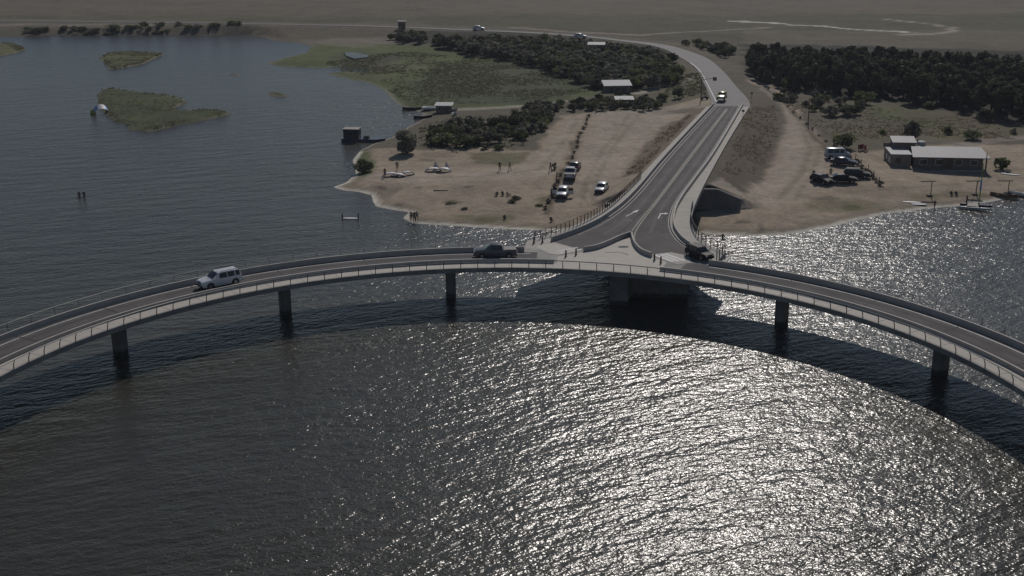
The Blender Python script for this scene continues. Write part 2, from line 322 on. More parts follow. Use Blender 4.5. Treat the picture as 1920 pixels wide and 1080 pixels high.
PAINT = [  # (pixels, colour, edge softness m, noise edge m, strength)
 ([(-900, 30), (3000, 30), (3000, 75), (1400, 75), (1230, 72), (1100, 60), (750, 44), (0, 34), (-900, 32)], 'field', 6, 6, 1),
 ([(960, 62), (1300, 84), (3000, 110), (3000, 66), (1300, 66), (1000, 52)], 'field2', 8, 6, .8),
 ([(0, 46), (500, 52), (600, 62), (760, 60), (900, 66), (880, 84), (640, 86), (570, 80), (0, 72)], 'rough', 3, 5, 1),
 ([(30, 58), (470, 56), (450, 66), (60, 70)], 'dark', 2, 5, .8),
 ([(500, 76), (700, 78), (900, 85), (1000, 115), (1120, 150), (1130, 178), (1000, 195), (850, 200), (760, 205), (690, 155), (600, 126), (500, 122)], 'green', 3, 4, 1),
 ([(570, 70), (760, 66), (770, 80), (640, 84)], 'bare', 4, 6, .45),
 ([(640, 96), (760, 95), (740, 118), (690, 132), (640, 112)], 'dark', 3, 5, .7),
 ([(840, 115), (980, 112), (1080, 140), (1090, 165), (1020, 188), (850, 196), (780, 185), (780, 140)], 'dgreen', 6, 6, .9),
 ([(860, 118), (1000, 125), (1060, 148), (1030, 170), (930, 158), (850, 150)], 'mottle', 5, 6, .7),
 ([(640, 112), (820, 108), (830, 118), (720, 140), (700, 150), (650, 132)], 'olive', 4, 5, .6),
 ([(840, 204), (1000, 197), (1080, 190), (1240, 175), (1330, 155), (1330, 195), (1050, 215), (1010, 270), (930, 290), (800, 275), (740, 270), (700, 275), (780, 225)], 'rough', 2, 4, .9),
 ([(1240, 145), (1320, 130), (1336, 185), (1316, 192), (1240, 188)], 'olive', 2, 3, .7),
 ([(660, 295), (700, 278), (800, 282), (880, 272), (1000, 283), (1020, 255), (1052, 218), (1110, 212), (1200, 206), (1322, 192), (1345, 200), (1300, 340), (1200, 520), (600, 520), (600, 330)], 'sand', 1.2, 1.5, 1),
 ([(1066, 221), (1096, 217), (1078, 245), (1058, 290), (1040, 325), (980, 335), (760, 345), (690, 338), (700, 325), (900, 322), (985, 312), (1020, 285)], 'lane', 1.5, 1.0, .9),
 ([(1118, 214), (1300, 200), (1240, 235), (1200, 280), (1160, 335), (1120, 375), (1080, 380), (1085, 300)], 'lane', 1.5, 1.2, .9),
 ([(1102, 216), (1108, 216), (1092, 250), (1080, 290), (1066, 318), (1056, 318), (1068, 280), (1090, 235)], 'brown', .5, 1.2, .8),
 ([(880, 287), (990, 285), (985, 302), (950, 312), (900, 305)], 'olive', 1, 1.5, .75),
 ([(780, 285), (870, 283), (840, 296), (770, 298)], 'brown', 1.2, 1.8, .4),
 ([(1160, 335), (1196, 285), (1238, 240), (1300, 206), (1322, 202), (1262, 266), (1204, 325)], 'brown', .8, 1.2, .75),
 ([(1405, 196), (1450, 180), (1470, 215), (1462, 270), (1425, 340), (1380, 358), (1335, 330), (1365, 265)], 'brown', 1.0, 2.0, .65),
 ([(830, 398), (960, 405), (950, 416), (860, 416)], 'olive', .8, 2.0, .6),
 ([(696, 348), (760, 350), (730, 372), (705, 366)], 'mud', .8, 1.6, .5),
 ([(1395, 60), (3000, 60), (3000, 300), (1900, 262), (1700, 262), (1600, 268), (1555, 285), (1500, 225), (1430, 152), (1400, 145)], 'rough', 1.5, 3, 1),
 ([(1600, 190), (1740, 205), (1800, 225), (1760, 245), (1640, 225)], 'green', 3, 4, .8),
 ([(1640, 200), (1920, 222), (1920, 240), (1700, 222)], 'brown', 3, 4, .6),
 ([(1560, 250), (1660, 235), (1680, 270), (1600, 275)], 'olive', 2, 3, .7),
 ([(1730, 232), (1930, 240), (1930, 268), (1760, 262)], 'olive', 2, 3, .5),
 ([(1410, 150), (1440, 155), (1482, 192), (1520, 238), (1560, 288), (1640, 283), (1700, 275), (1800, 270), (2400, 275), (2400, 520), (1290, 520), (1310, 400), (1390, 362), (1432, 340), (1468, 270), (1474, 215), (1448, 178), (1405, 160)], 'sand', 1.2, 1.2, 1),
 ([(1410, 152), (1438, 156), (1480, 196), (1530, 262), (1548, 330), (1500, 372), (1430, 390), (1400, 380), (1470, 290), (1478, 215)], 'lane', 1.5, 1.2, .8),
 ([(1500, 380), (1560, 372), (1660, 384), (1640, 394), (1560, 398), (1510, 392)], 'olive', 1, 2.2, .55),
 ([(1690, 366), (1840, 362), (1850, 370), (1720, 376)], 'olive', .8, 1.5, .5),
 ([(1580, 345), (1700, 350), (1690, 360), (1590, 358)], 'brown', .8, 2.0, .3),
 ([(1332, 345), (1352, 332), (1404, 372), (1392, 396), (1375, 392)], 'lane', .5, .3, .9),
 ([(664, 290), (690, 284), (704, 300), (698, 322), (680, 332), (664, 318)], 'green', .8, .8, .9),
 *[([(x-w_, y), (x-w_*.4, y-h_), (x+w_*.6, y-h_*.8), (x+w_, y), (x+w_*.3, y+h_), (x-w_*.7, y+h_*.7)], c__, .4, .9, st__) for x, y, w_, h_, c__, st__ in ((782, 352, 10, 2.5, 'mud', .8), (848, 379, 16, 3, 'olive', .9), (870, 392, 7, 3, 'olive', .9), (752, 384, 9, 2.5, 'mud', .7), (877, 351, 11, 2, 'mud', .8), (910, 412, 26, 5, 'olive', .8), (1020, 375, 16, 8, 'olive', .7), (718, 352, 12, 4, 'mud', .8), (1600, 390, 20, 4, 'olive', .9), (1395, 417, 14, 1.6, 'mud', .9), (1425, 421, 10, 1.6, 'mud', .8), (1850, 367, 18, 2.5, 'olive', .7), (660, 345, 10, 2, 'olive', .6), (1550, 372, 22, 3, 'mud', .5), (800, 300, 18, 3, 'mud', .6), (1745, 366, 14, 2, 'olive', .8))],
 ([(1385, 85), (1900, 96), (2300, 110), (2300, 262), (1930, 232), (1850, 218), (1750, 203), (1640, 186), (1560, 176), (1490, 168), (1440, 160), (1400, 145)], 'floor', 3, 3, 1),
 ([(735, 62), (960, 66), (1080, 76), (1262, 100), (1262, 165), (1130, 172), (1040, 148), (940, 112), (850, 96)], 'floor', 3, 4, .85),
]
LINES = [
 ([(1425, 158), (1490, 215), (1520, 280), (1500, 330), (1460, 372)], 'rut', .35, .7), ([(1436, 156), (1503, 222), (1536, 285), (1520, 330), (1490, 375)], 'rut', .3, .7), ([(1085, 222), (1050, 275), (1010, 318), (900, 330), (780, 334)], 'rut', .3, .7), ([(1180, 215), (1130, 280), (1100, 340), (1090, 390)], 'rut', .3, .7), ([(1200, 215), (1160, 260), (1120, 330), (1110, 380)], 'rut', .3, .7), ([(1540, 350), (1600, 362), (1700, 352), (1800, 345)], 'rut', .35, .8),  # painted tracks: pixels, colour, half width, softness
 ([(852, 206), (930, 202), (1000, 198), (1060, 190)], 'track', 1.2, .8), ([(1190, 176), (1240, 162), (1300, 146), (1320, 142)], 'track', 1.2, .8),
 ([(1375, 40), (1465, 44)], 'foam', 1.8, .8), ([(1480, 47), (1590, 54), (1705, 61)], 'foam', 1.4, .8), ([(1660, 36), (1740, 44), (1785, 52), (1788, 58), (1760, 63), (1690, 65)], 'track', 1.3, .8),
 ([(960, 52), (1200, 66), (1440, 52)], 'bare', 1.5, 1.5), ([(0, 46), (300, 48)], 'bare', 1.5, 1.5), ([(1800, 272), (1860, 262), (1930, 258)], 'bare', 2, 1.5),
 ([(1056, 318), (1045, 345), (1025, 400)], 'brown', .6, .6), ([(1555, 286), (1600, 300), (1650, 345)], 'brown', .5, .6),
 ([(1412, 150), (1470, 190), (1530, 262), (1560, 290)], 'brown', .4, .5), ([(1112, 213), (1320, 194)], 'track', .6, .4),
]
def paint_vertices(P, d, base='rough'):
    c = np.tile(np.array(C_[base]), (len(P), 1)); e = fastnoise(P, .18, 1)*.6+fastnoise(P, .6, 2)*.4
    for pts, col, soft, ne, st in PAINT:
        pl = [gxy(*p) if 200 < p[1] < 420 else at(p[0], p[1], 1.5) for p in pts]
        s = sdf(P, pl)+e*ne; k = (np.clip(s/soft+.5, 0, 1)*st)[:, None]; c = c*(1-k)+np.array(C_[col])*k
    for pts, col, hw, soft in LINES:
        dd, _ = pldist(P, [gxy(*p) for p in pts]); k = np.clip((hw-dd+e*.4)/soft+.5, 0, 1)[:, None]; c = c*(1-k)+np.array(C_[col])*k
    near = np.clip((450-P[:, 1])/200, 0, 1)
    sandy = np.clip((c[:, 0]-.12)/.08, 0, 1)
    k = (np.clip(1-np.abs(d-1.8)/1.6, 0, 1)*.6*sandy)[:, None]; c = c*(1-k)+np.array(C_['wet'])*k
    k = (np.clip(1.5-np.abs(d-.2)/.5, 0, 1)*near*(.35+.65*np.clip((P[:, 1] < 230)*1.0, 0, 1)))[:, None]*.95; c = c*(1-k)+np.array(C_['foam'])*k
    return np.clip(c, 0, 1)
def ground_material():
    m = bpy.data.materials.new('ground'); m.use_nodes = True; N = m.node_tree.nodes; L = m.node_tree.links
    b = N['Principled BSDF']; b.inputs['Roughness'].default_value = .95; b.inputs['Specular IOR Level'].default_value = .15
    at_ = N.new('ShaderNodeAttribute'); at_.attribute_name = 'Col'; tc = N.new('ShaderNodeTexCoord')
    src = at_.outputs['Color']
    for sc, lo, hi, det in ((.09, .82, 1.16, 5), (.55, .78, 1.2, 6), (2.6, .8, 1.16, 3)):
        n = N.new('ShaderNodeTexNoise'); n.inputs['Scale'].default_value = sc; n.inputs['Detail'].default_value = det; n.inputs['Roughness'].default_value = .65
        L.new(tc.outputs['Object'], n.inputs['Vector'])
        mr = N.new('ShaderNodeMapRange'); mr.inputs[1].default_value = .3; mr.inputs[2].default_value = .7; mr.inputs[3].default_value = lo; mr.inputs[4].default_value = hi
        L.new(n.outputs['Fac'], mr.inputs[0]); v = N.new('ShaderNodeVectorMath'); v.operation = 'SCALE'; L.new(src, v.inputs[0]); L.new(mr.outputs[0], v.inputs['Scale']); src = v.outputs[0]
    # debris and tufts: darker specks
    n = N.new('ShaderNodeTexNoise'); n.inputs['Scale'].default_value = .33; n.inputs['Detail'].default_value = 8; n.inputs['Roughness'].default_value = .75
    L.new(tc.outputs['Object'], n.inputs['Vector']); r = N.new('ShaderNodeMapRange'); r.inputs[1].default_value = .61; r.inputs[2].default_value = .68; L.new(n.outputs['Fac'], r.inputs[0])
    q = N.new('ShaderNodeMath'); q.operation = 'MULTIPLY'; q.inputs[1].default_value = .45; L.new(r.outputs[0], q.inputs[0])
    mx = N.new('ShaderNodeMix'); mx.data_type = 'RGBA'; L.new(q.outputs[0], mx.inputs[0]); L.new(src, mx.inputs[6]); mx.inputs[7].default_value = (.075, .062, .042, 1)
    L.new(mx.outputs[2], b.inputs['Base Color'])
    n2 = N.new('ShaderNodeTexNoise'); n2.inputs['Scale'].default_value = 1.3; n2.inputs['Detail'].default_value = 6; L.new(tc.outputs['Object'], n2.inputs['Vector'])
    bp = N.new('ShaderNodeBump'); bp.inputs['Distance'].default_value = .22; bp.inputs['Strength'].default_value = .6; L.new(n2.outputs['Fac'], bp.inputs['Height']); L.new(bp.outputs[0], b.inputs['Normal'])
    return m
M['ground'] = ground_material()
def grid_object(name, xs, ys, hf, pf, cut=-1.2):
    X, Y = np.meshgrid(xs, ys); P = np.c_[X.ravel(), Y.ravel()]; h = hf(P); c = pf(P)
    nx, ny = len(xs), len(ys); idx = np.arange(nx*ny).reshape(ny, nx)
    F = np.stack([idx[:-1, :-1], idx[:-1, 1:], idx[1:, 1:], idx[1:, :-1]], -1).reshape(-1, 4)
    F = F[h[F].max(1) > cut]
    used = np.unique(F); rm = np.full(len(P), -1); rm[used] = np.arange(len(used)); F = rm[F]
    V = np.c_[P, h][used]; me = bpy.data.meshes.new(name)
    me.vertices.add(len(V)); me.vertices.foreach_set('co', V.ravel())
    me.loops.add(F.size); me.loops.foreach_set('vertex_index', F.ravel().astype(np.int32))
    me.polygons.add(len(F)); me.polygons.foreach_set('loop_start', np.arange(0, F.size, 4, dtype=np.int32))
    me.polygons.foreach_set('use_smooth', np.ones(len(F), bool))
    me.update(calc_edges=True)
    a = me.color_attributes.new('Col', 'FLOAT_COLOR', 'POINT'); a.data.foreach_set('color', np.c_[c[used], np.ones(len(used))].ravel())
    me.materials.append(M['ground']); o = bpy.data.objects.new(name, me); COL.objects.link(o); return o
def steps(segs):
    o = [segs[0][0]]
    for a, b, st in segs:
        n = max(1, int(round((b-a)/st))); o += list(a+(b-a)*(np.arange(1, n+1)/n))
    return np.array(o)
gx = steps([(-6000, -1200, 400), (-1200, -300, 60), (-300, -100, 5), (-100, -45, 1.6), (-45, 115, .75), (115, 220, 3), (220, 600, 20), (600, 1500, 120), (1500, 6000, 500)])
gy = steps([(150, 166, 4), (166, 232, .7), (232, 300, 1.0), (300, 420, 1.7), (420, 560, 3), (560, 900, 20), (900, 2000, 100), (2000, 9000, 700)])
tag(grid_object('ground', gx, gy, hterr, lambda P: paint_vertices(P, sdf(P, SH))), 'sandy beach, grassland and marsh behind the lagoon', kind='structure')
ISL = [([(183, 178), (190, 170), (215, 167), (240, 172), (285, 177), (330, 182), (350, 189), (345, 195), (318, 206), (345, 209), (380, 208), (415, 209), (440, 213), (400, 222), (330, 236), (280, 248), (248, 245), (232, 234), (215, 229), (195, 212), (183, 196)],
        'largest low grassy island with a forked right end', 'dgreen'),
       ([(185, 108), (205, 101), (240, 98), (275, 100), (308, 102), (285, 112), (270, 120), (240, 126), (205, 131), (197, 120)], 'small pale green island far out in the lagoon', 'olive'),
       ([(-80, 82), (0, 82), (28, 84), (49, 92), (30, 99), (0, 106), (-80, 110)], 'green island cut by the left edge of the picture', 'olive'),
       ([(500, 174), (520, 173), (540, 178), (538, 182), (515, 182)], 'tiny grass bank just above the water', 'dgreen'), ([(432, 140), (444, 138), (449, 142), (438, 143)], 'tiny dark bank far out in the water', 'dark')]
for k, (px, lab, colr) in enumerate(ISL):
    W = np.array([at(*p) for p in px]); lo = W.min(0)-4; hi = W.max(0)+4; st = 1.0 if k < 2 else 1.2
    if k > 2: st = .4
    def hf(P, W=W, s=(1 if k < 3 else .5)):
        d = sdf(P, W)+fastnoise(P, .5, 3)*.35*s
        return np.where(d < 0, np.maximum(d*.3, -2), np.minimum(d*.35, .55*s)+fastnoise(P, .35, 4)*.12*np.clip(d, 0, 1))
    def pf(P, W=W, colr=colr):
        d = sdf(P, W); n = fastnoise(P, .15, 6)[:, None]*.5+.5
        c = np.array(C_[colr])*(1-n*.5)+np.array(C_['green'])*n*.5
        q = (np.clip(1-np.abs(d-.3)/.7, 0, 1)*.6)[:, None]*(.3+.7*(fastnoise(P, .1, 8)[:, None] > 0)); return c*(1-q)+np.array(C_['bare'])*q
    tag(grid_object('island', np.arange(lo[0], hi[0], st), np.arange(lo[1], hi[1], st), hf, pf, -.5), lab, kind='structure')
mb = MB(); mb.poly([(p[0], p[1], 1.12) for p in POND])
tag(mb.build('pond', M['water']), 'small pond in the marsh', kind='structure')
# ------------------------------------------------------------------ the bridge
def rp(a, r, z=DZ): a = R_(a); return (RX+r*math.sin(a), RY+r*math.cos(a), z)
def pa(px, py, z=DZ): p = at(px, py, z); return math.degrees(math.atan2(p[0]-RX, p[1]-RY))
def arc(a0, a1, r, z=DZ, st=1.5):
    n = max(2, int(abs(a1-a0)/st)+1); return [rp(a0+(a1-a0)*i/(n-1), r, z) for i in range(n)]
def px3(L, z=DZ): return [arz(x, y) for x, y in L]
def smooth(pts, n=6):     # Catmull-Rom
    o = []
    for i in range(len(pts)-1):
        p0 = pts[max(0, i-1)]; p1 = pts[i]; p2 = pts[i+1]; p3 = pts[min(len(pts)-1, i+2)]
        for j in range(n):
            t = j/n; o.append(tuple(.5*((2*b)+(c-a)*t+(2*a-5*b+4*c-d)*t*t+(-a+3*b-3*c+d)*t**3) for a, b, c, d in zip(p0, p1, p2, p3)))
    o.append(tuple(pts[-1])); return o
RO = 56.2
def lift(p, dz=0.0): return (p[0], p[1], rz(p[1])+dz)
def split(poly, Y0=176.0):
    def clip(keep):
        o = []
        for i in range(len(poly)):
            a, b = poly[i], poly[(i+1) % len(poly)]
            if keep(a[1]): o.append(a)
            if keep(a[1]) != keep(b[1]):
                t = (Y0-a[1])/(b[1]-a[1]); o.append((a[0]+(b[0]-a[0])*t, Y0, 0))
        return o
    return clip(lambda y: y <= Y0), clip(lambda y: y > Y0)
bridge = empty('ring_bridge', (RX, RY, 0), 0, 'circular concrete road bridge on piers with a branch road to the beach', 'bridge')
def bpart(mb, name, m, parent=bridge, sm=None):
    o = mb.build(name, m, parent, sm)
    if parent is bridge: o.matrix_parent_inverse = Matrix.Translation((-RX, -RY, 0))
    return o
# slab with fascia, haunch below
sec = [(0, 0), (RO-RIN, 0), (RO-RIN, -.55), (RO-RIN-1.4, -.75), (1.4, -.75), (0, -.55)]
ringp = [rp(a, RIN) for a in np.arange(0, 360, 1.5)]
m_ = MB(); k = len(sec); V = []
for a in np.arange(0, 360, 1.5):
    for o_, h_ in sec: V.append(rp(a, RIN+o_, DZ+h_))
n = 240; F = [(i*k+q, ((i+1) % n)*k+q, ((i+1) % n)*k+(q+1) % k, i*k+(q+1) % k) for i in range(n) for q in range(k)]
m_.add(V, F); bpart(m_, 'deck', M['concrete_deck'])
# stem and junction slab
SL = smooth(px3([(985, 452), (1012, 445), (1045, 435), (1080, 421), (1112, 405), (1140, 387), (1170, 361), (1200, 331)], DZ)+[arz(1260, 267), arz(1325, 200)], 5)
SR = smooth([arz(1405, 200), arz(1366, 263)]+px3([(1331, 326), (1308, 372), (1298, 400), (1299, 424), (1311, 445), (1335, 462), (1366, 474)], DZ), 5)
aL, aR = pa(985, 452), pa(1366, 474)
SL[0] = rp(aL, RO); SR[-1] = rp(aR, RO)
arcp = arc(aR, aL, RO, DZ, 1.0)[1:-1]
outl = [p for p in SL]+[p for p in SR]+arcp
outl = [lift(p) for p in outl]
m_ = MB()
for q_ in split(outl): m_.poly([lift(p) for p in q_])
nn = len(outl); m_.add([(p[0], p[1], p[2]-h) for p in outl for h in (0, .7)], [(2*i, 2*((i+1) % nn), 2*((i+1) % nn)+1, 2*i+1) for i in range(nn)])
b0 = len(m_.f)
for q_ in split(outl): m_.poly([lift(p, -.7) for p in q_])
m_.f[b0:] = [f[::-1] for f in m_.f[b0:]]
bpart(m_, 'junction_slab', M['concrete_light'])
# road surface of the ring
aC1, aC2 = pa(1010, 469), pa(1292, 489)
m_ = MB()
m_.sweep(arc(aC2, aC1+360, 50.42), [(0, .004), (0, .006), (-4.2, .006), (-4.2, .004)])
bpart(m_, 'carriageway', M['asphalt'])
# junction and stem asphalt
RLE = smooth(px3([(1037, 453), (1058, 446), (1090, 434), (1124, 418), (1150, 401), (1174, 382), (1203, 352)])+[arz(1255, 290), arz(1339, 199)], 5)
RRE = smooth([arz(1390, 199), arz(1340, 283)]+px3([(1302, 336), (1276, 372), (1263, 397), (1260, 424), (1270, 445), (1288, 461), (1310, 473), (1335, 484)]), 5)
RLE = [lift(p) for p in RLE]; RRE = [lift(p) for p in RRE]; SL = [lift(p) for p in SL]; SR = [lift(p) for p in SR]
m_ = MB(); pg = [p for p in RLE+RRE]+[p for p in px3([(1292, 492), (1258, 480), (1222, 477), (1204, 471), (1192, 458), (1185, 440), (1181, 440), (1140, 457), (1096, 470)])]
for q_ in split(pg): m_.poly([lift(p, .008) for p in q_])
bpart(m_, 'junction_carriageway', M['asphalt'])
# inner walkway surfacing
m_ = MB(); m_.sweep(arc(-180, 180, 48.25, st=1.2), [(0, .004), (0, .010), (-1.9, .010), (-1.9, .004)], closed=False)
bpart(m_, 'walkway', M['walk'])
m_ = MB()
m_.poly([(p[0], p[1], p[2]+.012) for p in px3([(1046, 481), (1098, 472), (1140, 460), (1180, 445), (1188, 462), (1200, 475), (1222, 483), (1250, 492)])+[rp(a, 50.15) for a in np.linspace(pa(1250, 497), pa(1046, 486), 14)]])
bpart(m_, 'plaza_paving', M['walk'])
# raised crossing tables
m_ = MB(); m_.poly([(p[0], p[1], p[2]+.016) for p in px3([(1002, 462), (1035, 456), (1092, 469), (1046, 478), (1028, 475)])]); bpart(m_, 'crossing_surface', M['walk'])
m_ = MB(); m_.poly([(p[0], p[1], p[2]+.016) for p in px3([(1222, 477), (1258, 473), (1292, 480), (1296, 493), (1270, 496), (1246, 488)])]); bpart(m_, 'crossing_surface', M['concrete_light'])
def along(path, stp):
    o = [path[0]]; acc = 0
    for a, b in zip(path, path[1:]):
        d = math.dist(a, b); t = stp-acc
        while t <= d: o.append(tuple(a[j]+(b[j]-a[j])*t/d for j in range(3))); t += stp
        acc = (acc+d) % stp
    return o
def line(mb_, pts, w, dz=.022, closed=False):
    mb_.sweep([(p[0], p[1], rz(p[1])+dz) for p in along(pts, 2.0)+[pts[-1]]], [(-w/2, 0), (w/2, 0), (w/2, -.004), (-w/2, -.004)])
m_ = MB()
for a, b in (((1049, 475), (1092, 467)), ((1043, 472), (1083, 464))): line(m_, px3([a, b]), .3)
bpart(m_, 'crossing_marking', M['white_line'])
m_ = MB()
for a, b in (((1228, 478), (1262, 491)), ((1238, 477), (1272, 490)), ((1247, 476), (1284, 489))): line(m_, px3([a, b]), .5)
bpart(m_, 'crossing_marking', M['white_line'])
def mid(t):
    n = min(len(RLE), len(RRE)); L_ = RLE[8:]; Rr = RRE[::-1][14:]; o = []
    for i in range(30):
        a = L_[int(i/29*(len(L_)-1))]; d_ = min(Rr, key=lambda p: math.dist(a, p)); o.append(lift((a[0]+(d_[0]-a[0])*t, a[1]+(d_[1]-a[1])*t)))
    return smooth(o[::3]+[o[-1]], 4)
for t_, mt_ in ((.14, 'dark_wear'), (.30, 'wear'), (.43, 'dark_wear'), (.62, 'dark_wear'), (.75, 'wear'), (.88, 'dark_wear')):
    m_ = MB(); line(m_, mid(t_), .5, dz=.014); bpart(m_, 'tyre_wear', M[mt_])
m_ = MB(); line(m_, arc(-180, aC1-1, 51.5), .5, dz=.012); line(m_, arc(-180, aC1-1, 53.0), .5, dz=.012); line(m_, arc(aC2+3, 180, 51.5), .5, dz=.012); line(m_, arc(aC2+3, 180, 53.0), .5, dz=.012); bpart(m_, 'tyre_wear', M['dark_wear'])
m_ = MB()
for a_ in (-73.6, -62.4, -51.1, -39.9, -28.7, -17.5, 38.4, 49.5, 60.6, 71.8):
    m_ = MB(); line(m_, [rp(a_, 50.45), rp(a_, 54.5)], .14, dz=.03); bpart(m_, 'expansion_joint', M['patch'])
m_ = MB()
for a_ in np.arange(-80, 80, 4.8): m_ = MB(); line(m_, [rp(a_, 48.2), rp(a_, 50.1)], .04, dz=.019); bpart(m_, 'paving_joint', M['concrete_pier'])
# yellow centre lines
m_ = MB()
line(m_, smooth(px3([(1185, 433), (1196, 418), (1208, 403), (1227, 381), (1258, 340)])+[arz(1296, 289), arz(1362, 204)], 5), .14)
line(m_, smooth(px3([(1200, 470), (1191, 456), (1189, 444), (1194, 430), (1206, 412), (1230, 382), (1261, 341)])+[arz(1299, 290), arz(1364, 205)], 5), .14)
bpart(m_, 'centre_line', M['yellow_line'])
def off(path, d):
    o = []
    for i, p in enumerate(path):
        a = path[max(0, i-1)]; b = path[min(len(path)-1, i+1)]; L_ = math.hypot(b[0]-a[0], b[1]-a[1]) or 1
        o.append((p[0]+(b[1]-a[1])/L_*d, p[1]-(b[0]-a[0])/L_*d, p[2]))
    return o
m_ = MB(); line(m_, off(RLE[8:], .55), .09); line(m_, off(RRE[:-8], .45), .09); bpart(m_, 'edge_line', M['worn_line'])
m_ = MB(); line(m_, arc(-180, aC1-1, 53.95), .15); line(m_, arc(aC2+3, 180, 53.95), .15)
bpart(m_, 'edge_line', M['white_line'])
def arrow(px, py, ang, kind):
    c = at(px, py, 4.6); m_ = MB(); z = DZ+.03
    if kind == 's': P = [(-.08, -2.2), (.08, -2.2), (.08, .6), (.35, .6), (0, 2.2), (-.35, .6), (-.08, .6)]
    else: P = [(-.08, -2.2), (.08, -2.2), (.08, .3), (.55, .5), (.5, .1), (1.0, .8), (.55, 1.3), (.55, .95), (-.08, .75)]
    cs, sn = math.cos(ang), math.sin(ang)
    m_.poly([(c[0]+x*cs-y*sn, c[1]+x*sn+y*cs, z) for x, y in P]); bpart(m_, 'road_arrow', M['white_line'])
arrow(1186, 401, R_(-30), 's'); arrow(1238, 404, R_(-14), 'r')
m_ = MB(); c = at(1175, 413, DZ); m_.poly([(c[0]+.75*math.cos(t), c[1]+1.1*math.sin(t), DZ+.02) for t in np.linspace(0, 6.283, 18)[:-1]]); bpart(m_, 'tar_patch', M['patch'])
m_ = MB(); c = at(1169, 463, DZ); m_.poly([(c[0]+.7*math.cos(t), c[1]+.45*math.sin(t), DZ+.03) for t in np.linspace(0, 6.283, 14)[:-1]]); bpart(m_, 'manhole', M['patch'])
m_ = MB(); line(m_, px3([(1134, 474), (1152, 472), (1165, 473), (1178, 478)]), .16); bpart(m_, 'paving_joint', M['patch'])
# parapets
WS = [(-.11, 0), (-.11, .45), (.11, .45), (.11, 0)]; WO = [(-.14, 0), (-.1, .62), (.1, .62), (.14, 0)]; WP = [(-.14, 0), (-.1, .6), (.1, .6), (.14, 0)]
m_ = MB(); m_.sweep(arc(-180, pa(1044, 479), 50.28), WS); bpart(m_, 'inner_parapet', M['parapet'], sm=40)
m_ = MB(); m_.sweep(arc(pa(1252, 492), 180, 50.28), WS); bpart(m_, 'inner_parapet', M['parapet'], sm=40)
m_ = MB(); m_.sweep(arc(-180, pa(985, 461), 54.85), WO); bpart(m_, 'outer_parapet', M['parapet'], sm=40)
m_ = MB(); m_.sweep(arc(pa(1345, 483), 180, 54.85), WO); bpart(m_, 'outer_parapet', M['parapet'], sm=40)
m_ = MB(); m_.sweep(off(RLE, -.25), WP); bpart(m_, 'stem_parapet', M['parapet'], sm=40)
m_ = MB(); m_.sweep(off(RRE[:-6], -.25), WP); bpart(m_, 'stem_parapet', M['parapet'], sm=40)
m_ = MB(); m_.sweep(smooth(px3([(1095, 471), (1118, 467), (1140, 459), (1162, 449), (1182, 442)]), 5), WP); bpart(m_, 'island_parapet', M['parapet'], sm=40)
m_ = MB(); m_.sweep(smooth(px3([(1184, 443), (1189, 460), (1202, 474), (1221, 482)]), 5), WP); bpart(m_, 'island_parapet', M['parapet'], sm=40)
# light kerb at the foot of the outer parapet + small reflectors
m_ = MB(); m_.sweep(arc(-180, pa(985, 463), 54.62), [(-.07, 0), (-.07, .12), (.06, .12), (.06, 0)]); m_.sweep(arc(pa(1345, 485), 180, 54.62), [(-.07, 0), (-.07, .12), (.06, .12), (.06, 0)])
bpart(m_, 'kerb', M['walk'])
# railing of the inner edge: posts 2 m apart, handrail, wires
def railing(path_fn, angles, hgt, lean, name, mt, pm, rr=.06, wires=3, parent=bridge, pr=.05):
    rl = MB(); pts = []
    for a in angles: p = path_fn(a); pts.append(p)
    top = [(p[0]+lean*p[3], p[1]+lean*p[4], p[2]+hgt) for p in pts]
    for i in range(len(top)-1):
        rl.tube(top[i], top[i+1], rr, n=6, cap=False)
        for q in range(wires):
            t = (q+1)/(wires+1); A = [pts[i][j]+(top[i][j]-pts[i][j])*t for j in range(3)]; B = [pts[i+1][j]+(top[i+1][j]-pts[i+1][j])*t for j in range(3)]
            rl.tube(A, B, .008, n=3, cap=False)
    ro = bpart(rl, name, mt, parent)
    return ro, pts, top
def ringfn(r): return lambda a: (*rp(a, r, DZ), -math.sin(R_(a)), -math.cos(R_(a)))
A0 = -53.22-2.4*9
ro, pts, top = railing(ringfn(48.1), [A0+2.4*i for i in range(70)], 1.02, .28, 'inner_railing', M['rail'], None)
for i in range(70):
    p, t = pts[i], top[i]; q = MB(); q.add([(0, 0, 0)], []); q = MB()
    mid = [(p[j]+t[j])/2 for j in range(3)]; mid[0] -= .08*p[3]; mid[1] -= .08*p[4]
    q.tube(p[:3], mid, .05, n=5); q.tube(mid, t, .05, .035, n=5)
    o = q.build('post', M['post'], ro); 
ro2, pts, top = railing(ringfn(56.05), [-80+3*i for i in range(int((aL+80)/3)+1)], 1.05, -.1, 'outer_railing', M['rail'], None, wires=4, rr=.035)
def posts(pts, top, ro_):
    for p, t in zip(pts, top): q = MB(); q.tube(p[:3], t, .03, n=4); q.build('post', M['post'], ro_)
posts(pts, top, ro2)
aRR = aR+1
ro3, pts, top = railing(ringfn(56.05), [aRR+3*i for i in range(18)], 1.05, -.1, 'outer_railing', M['rail'], None, wires=4, rr=.035)
posts(pts, top, ro3)
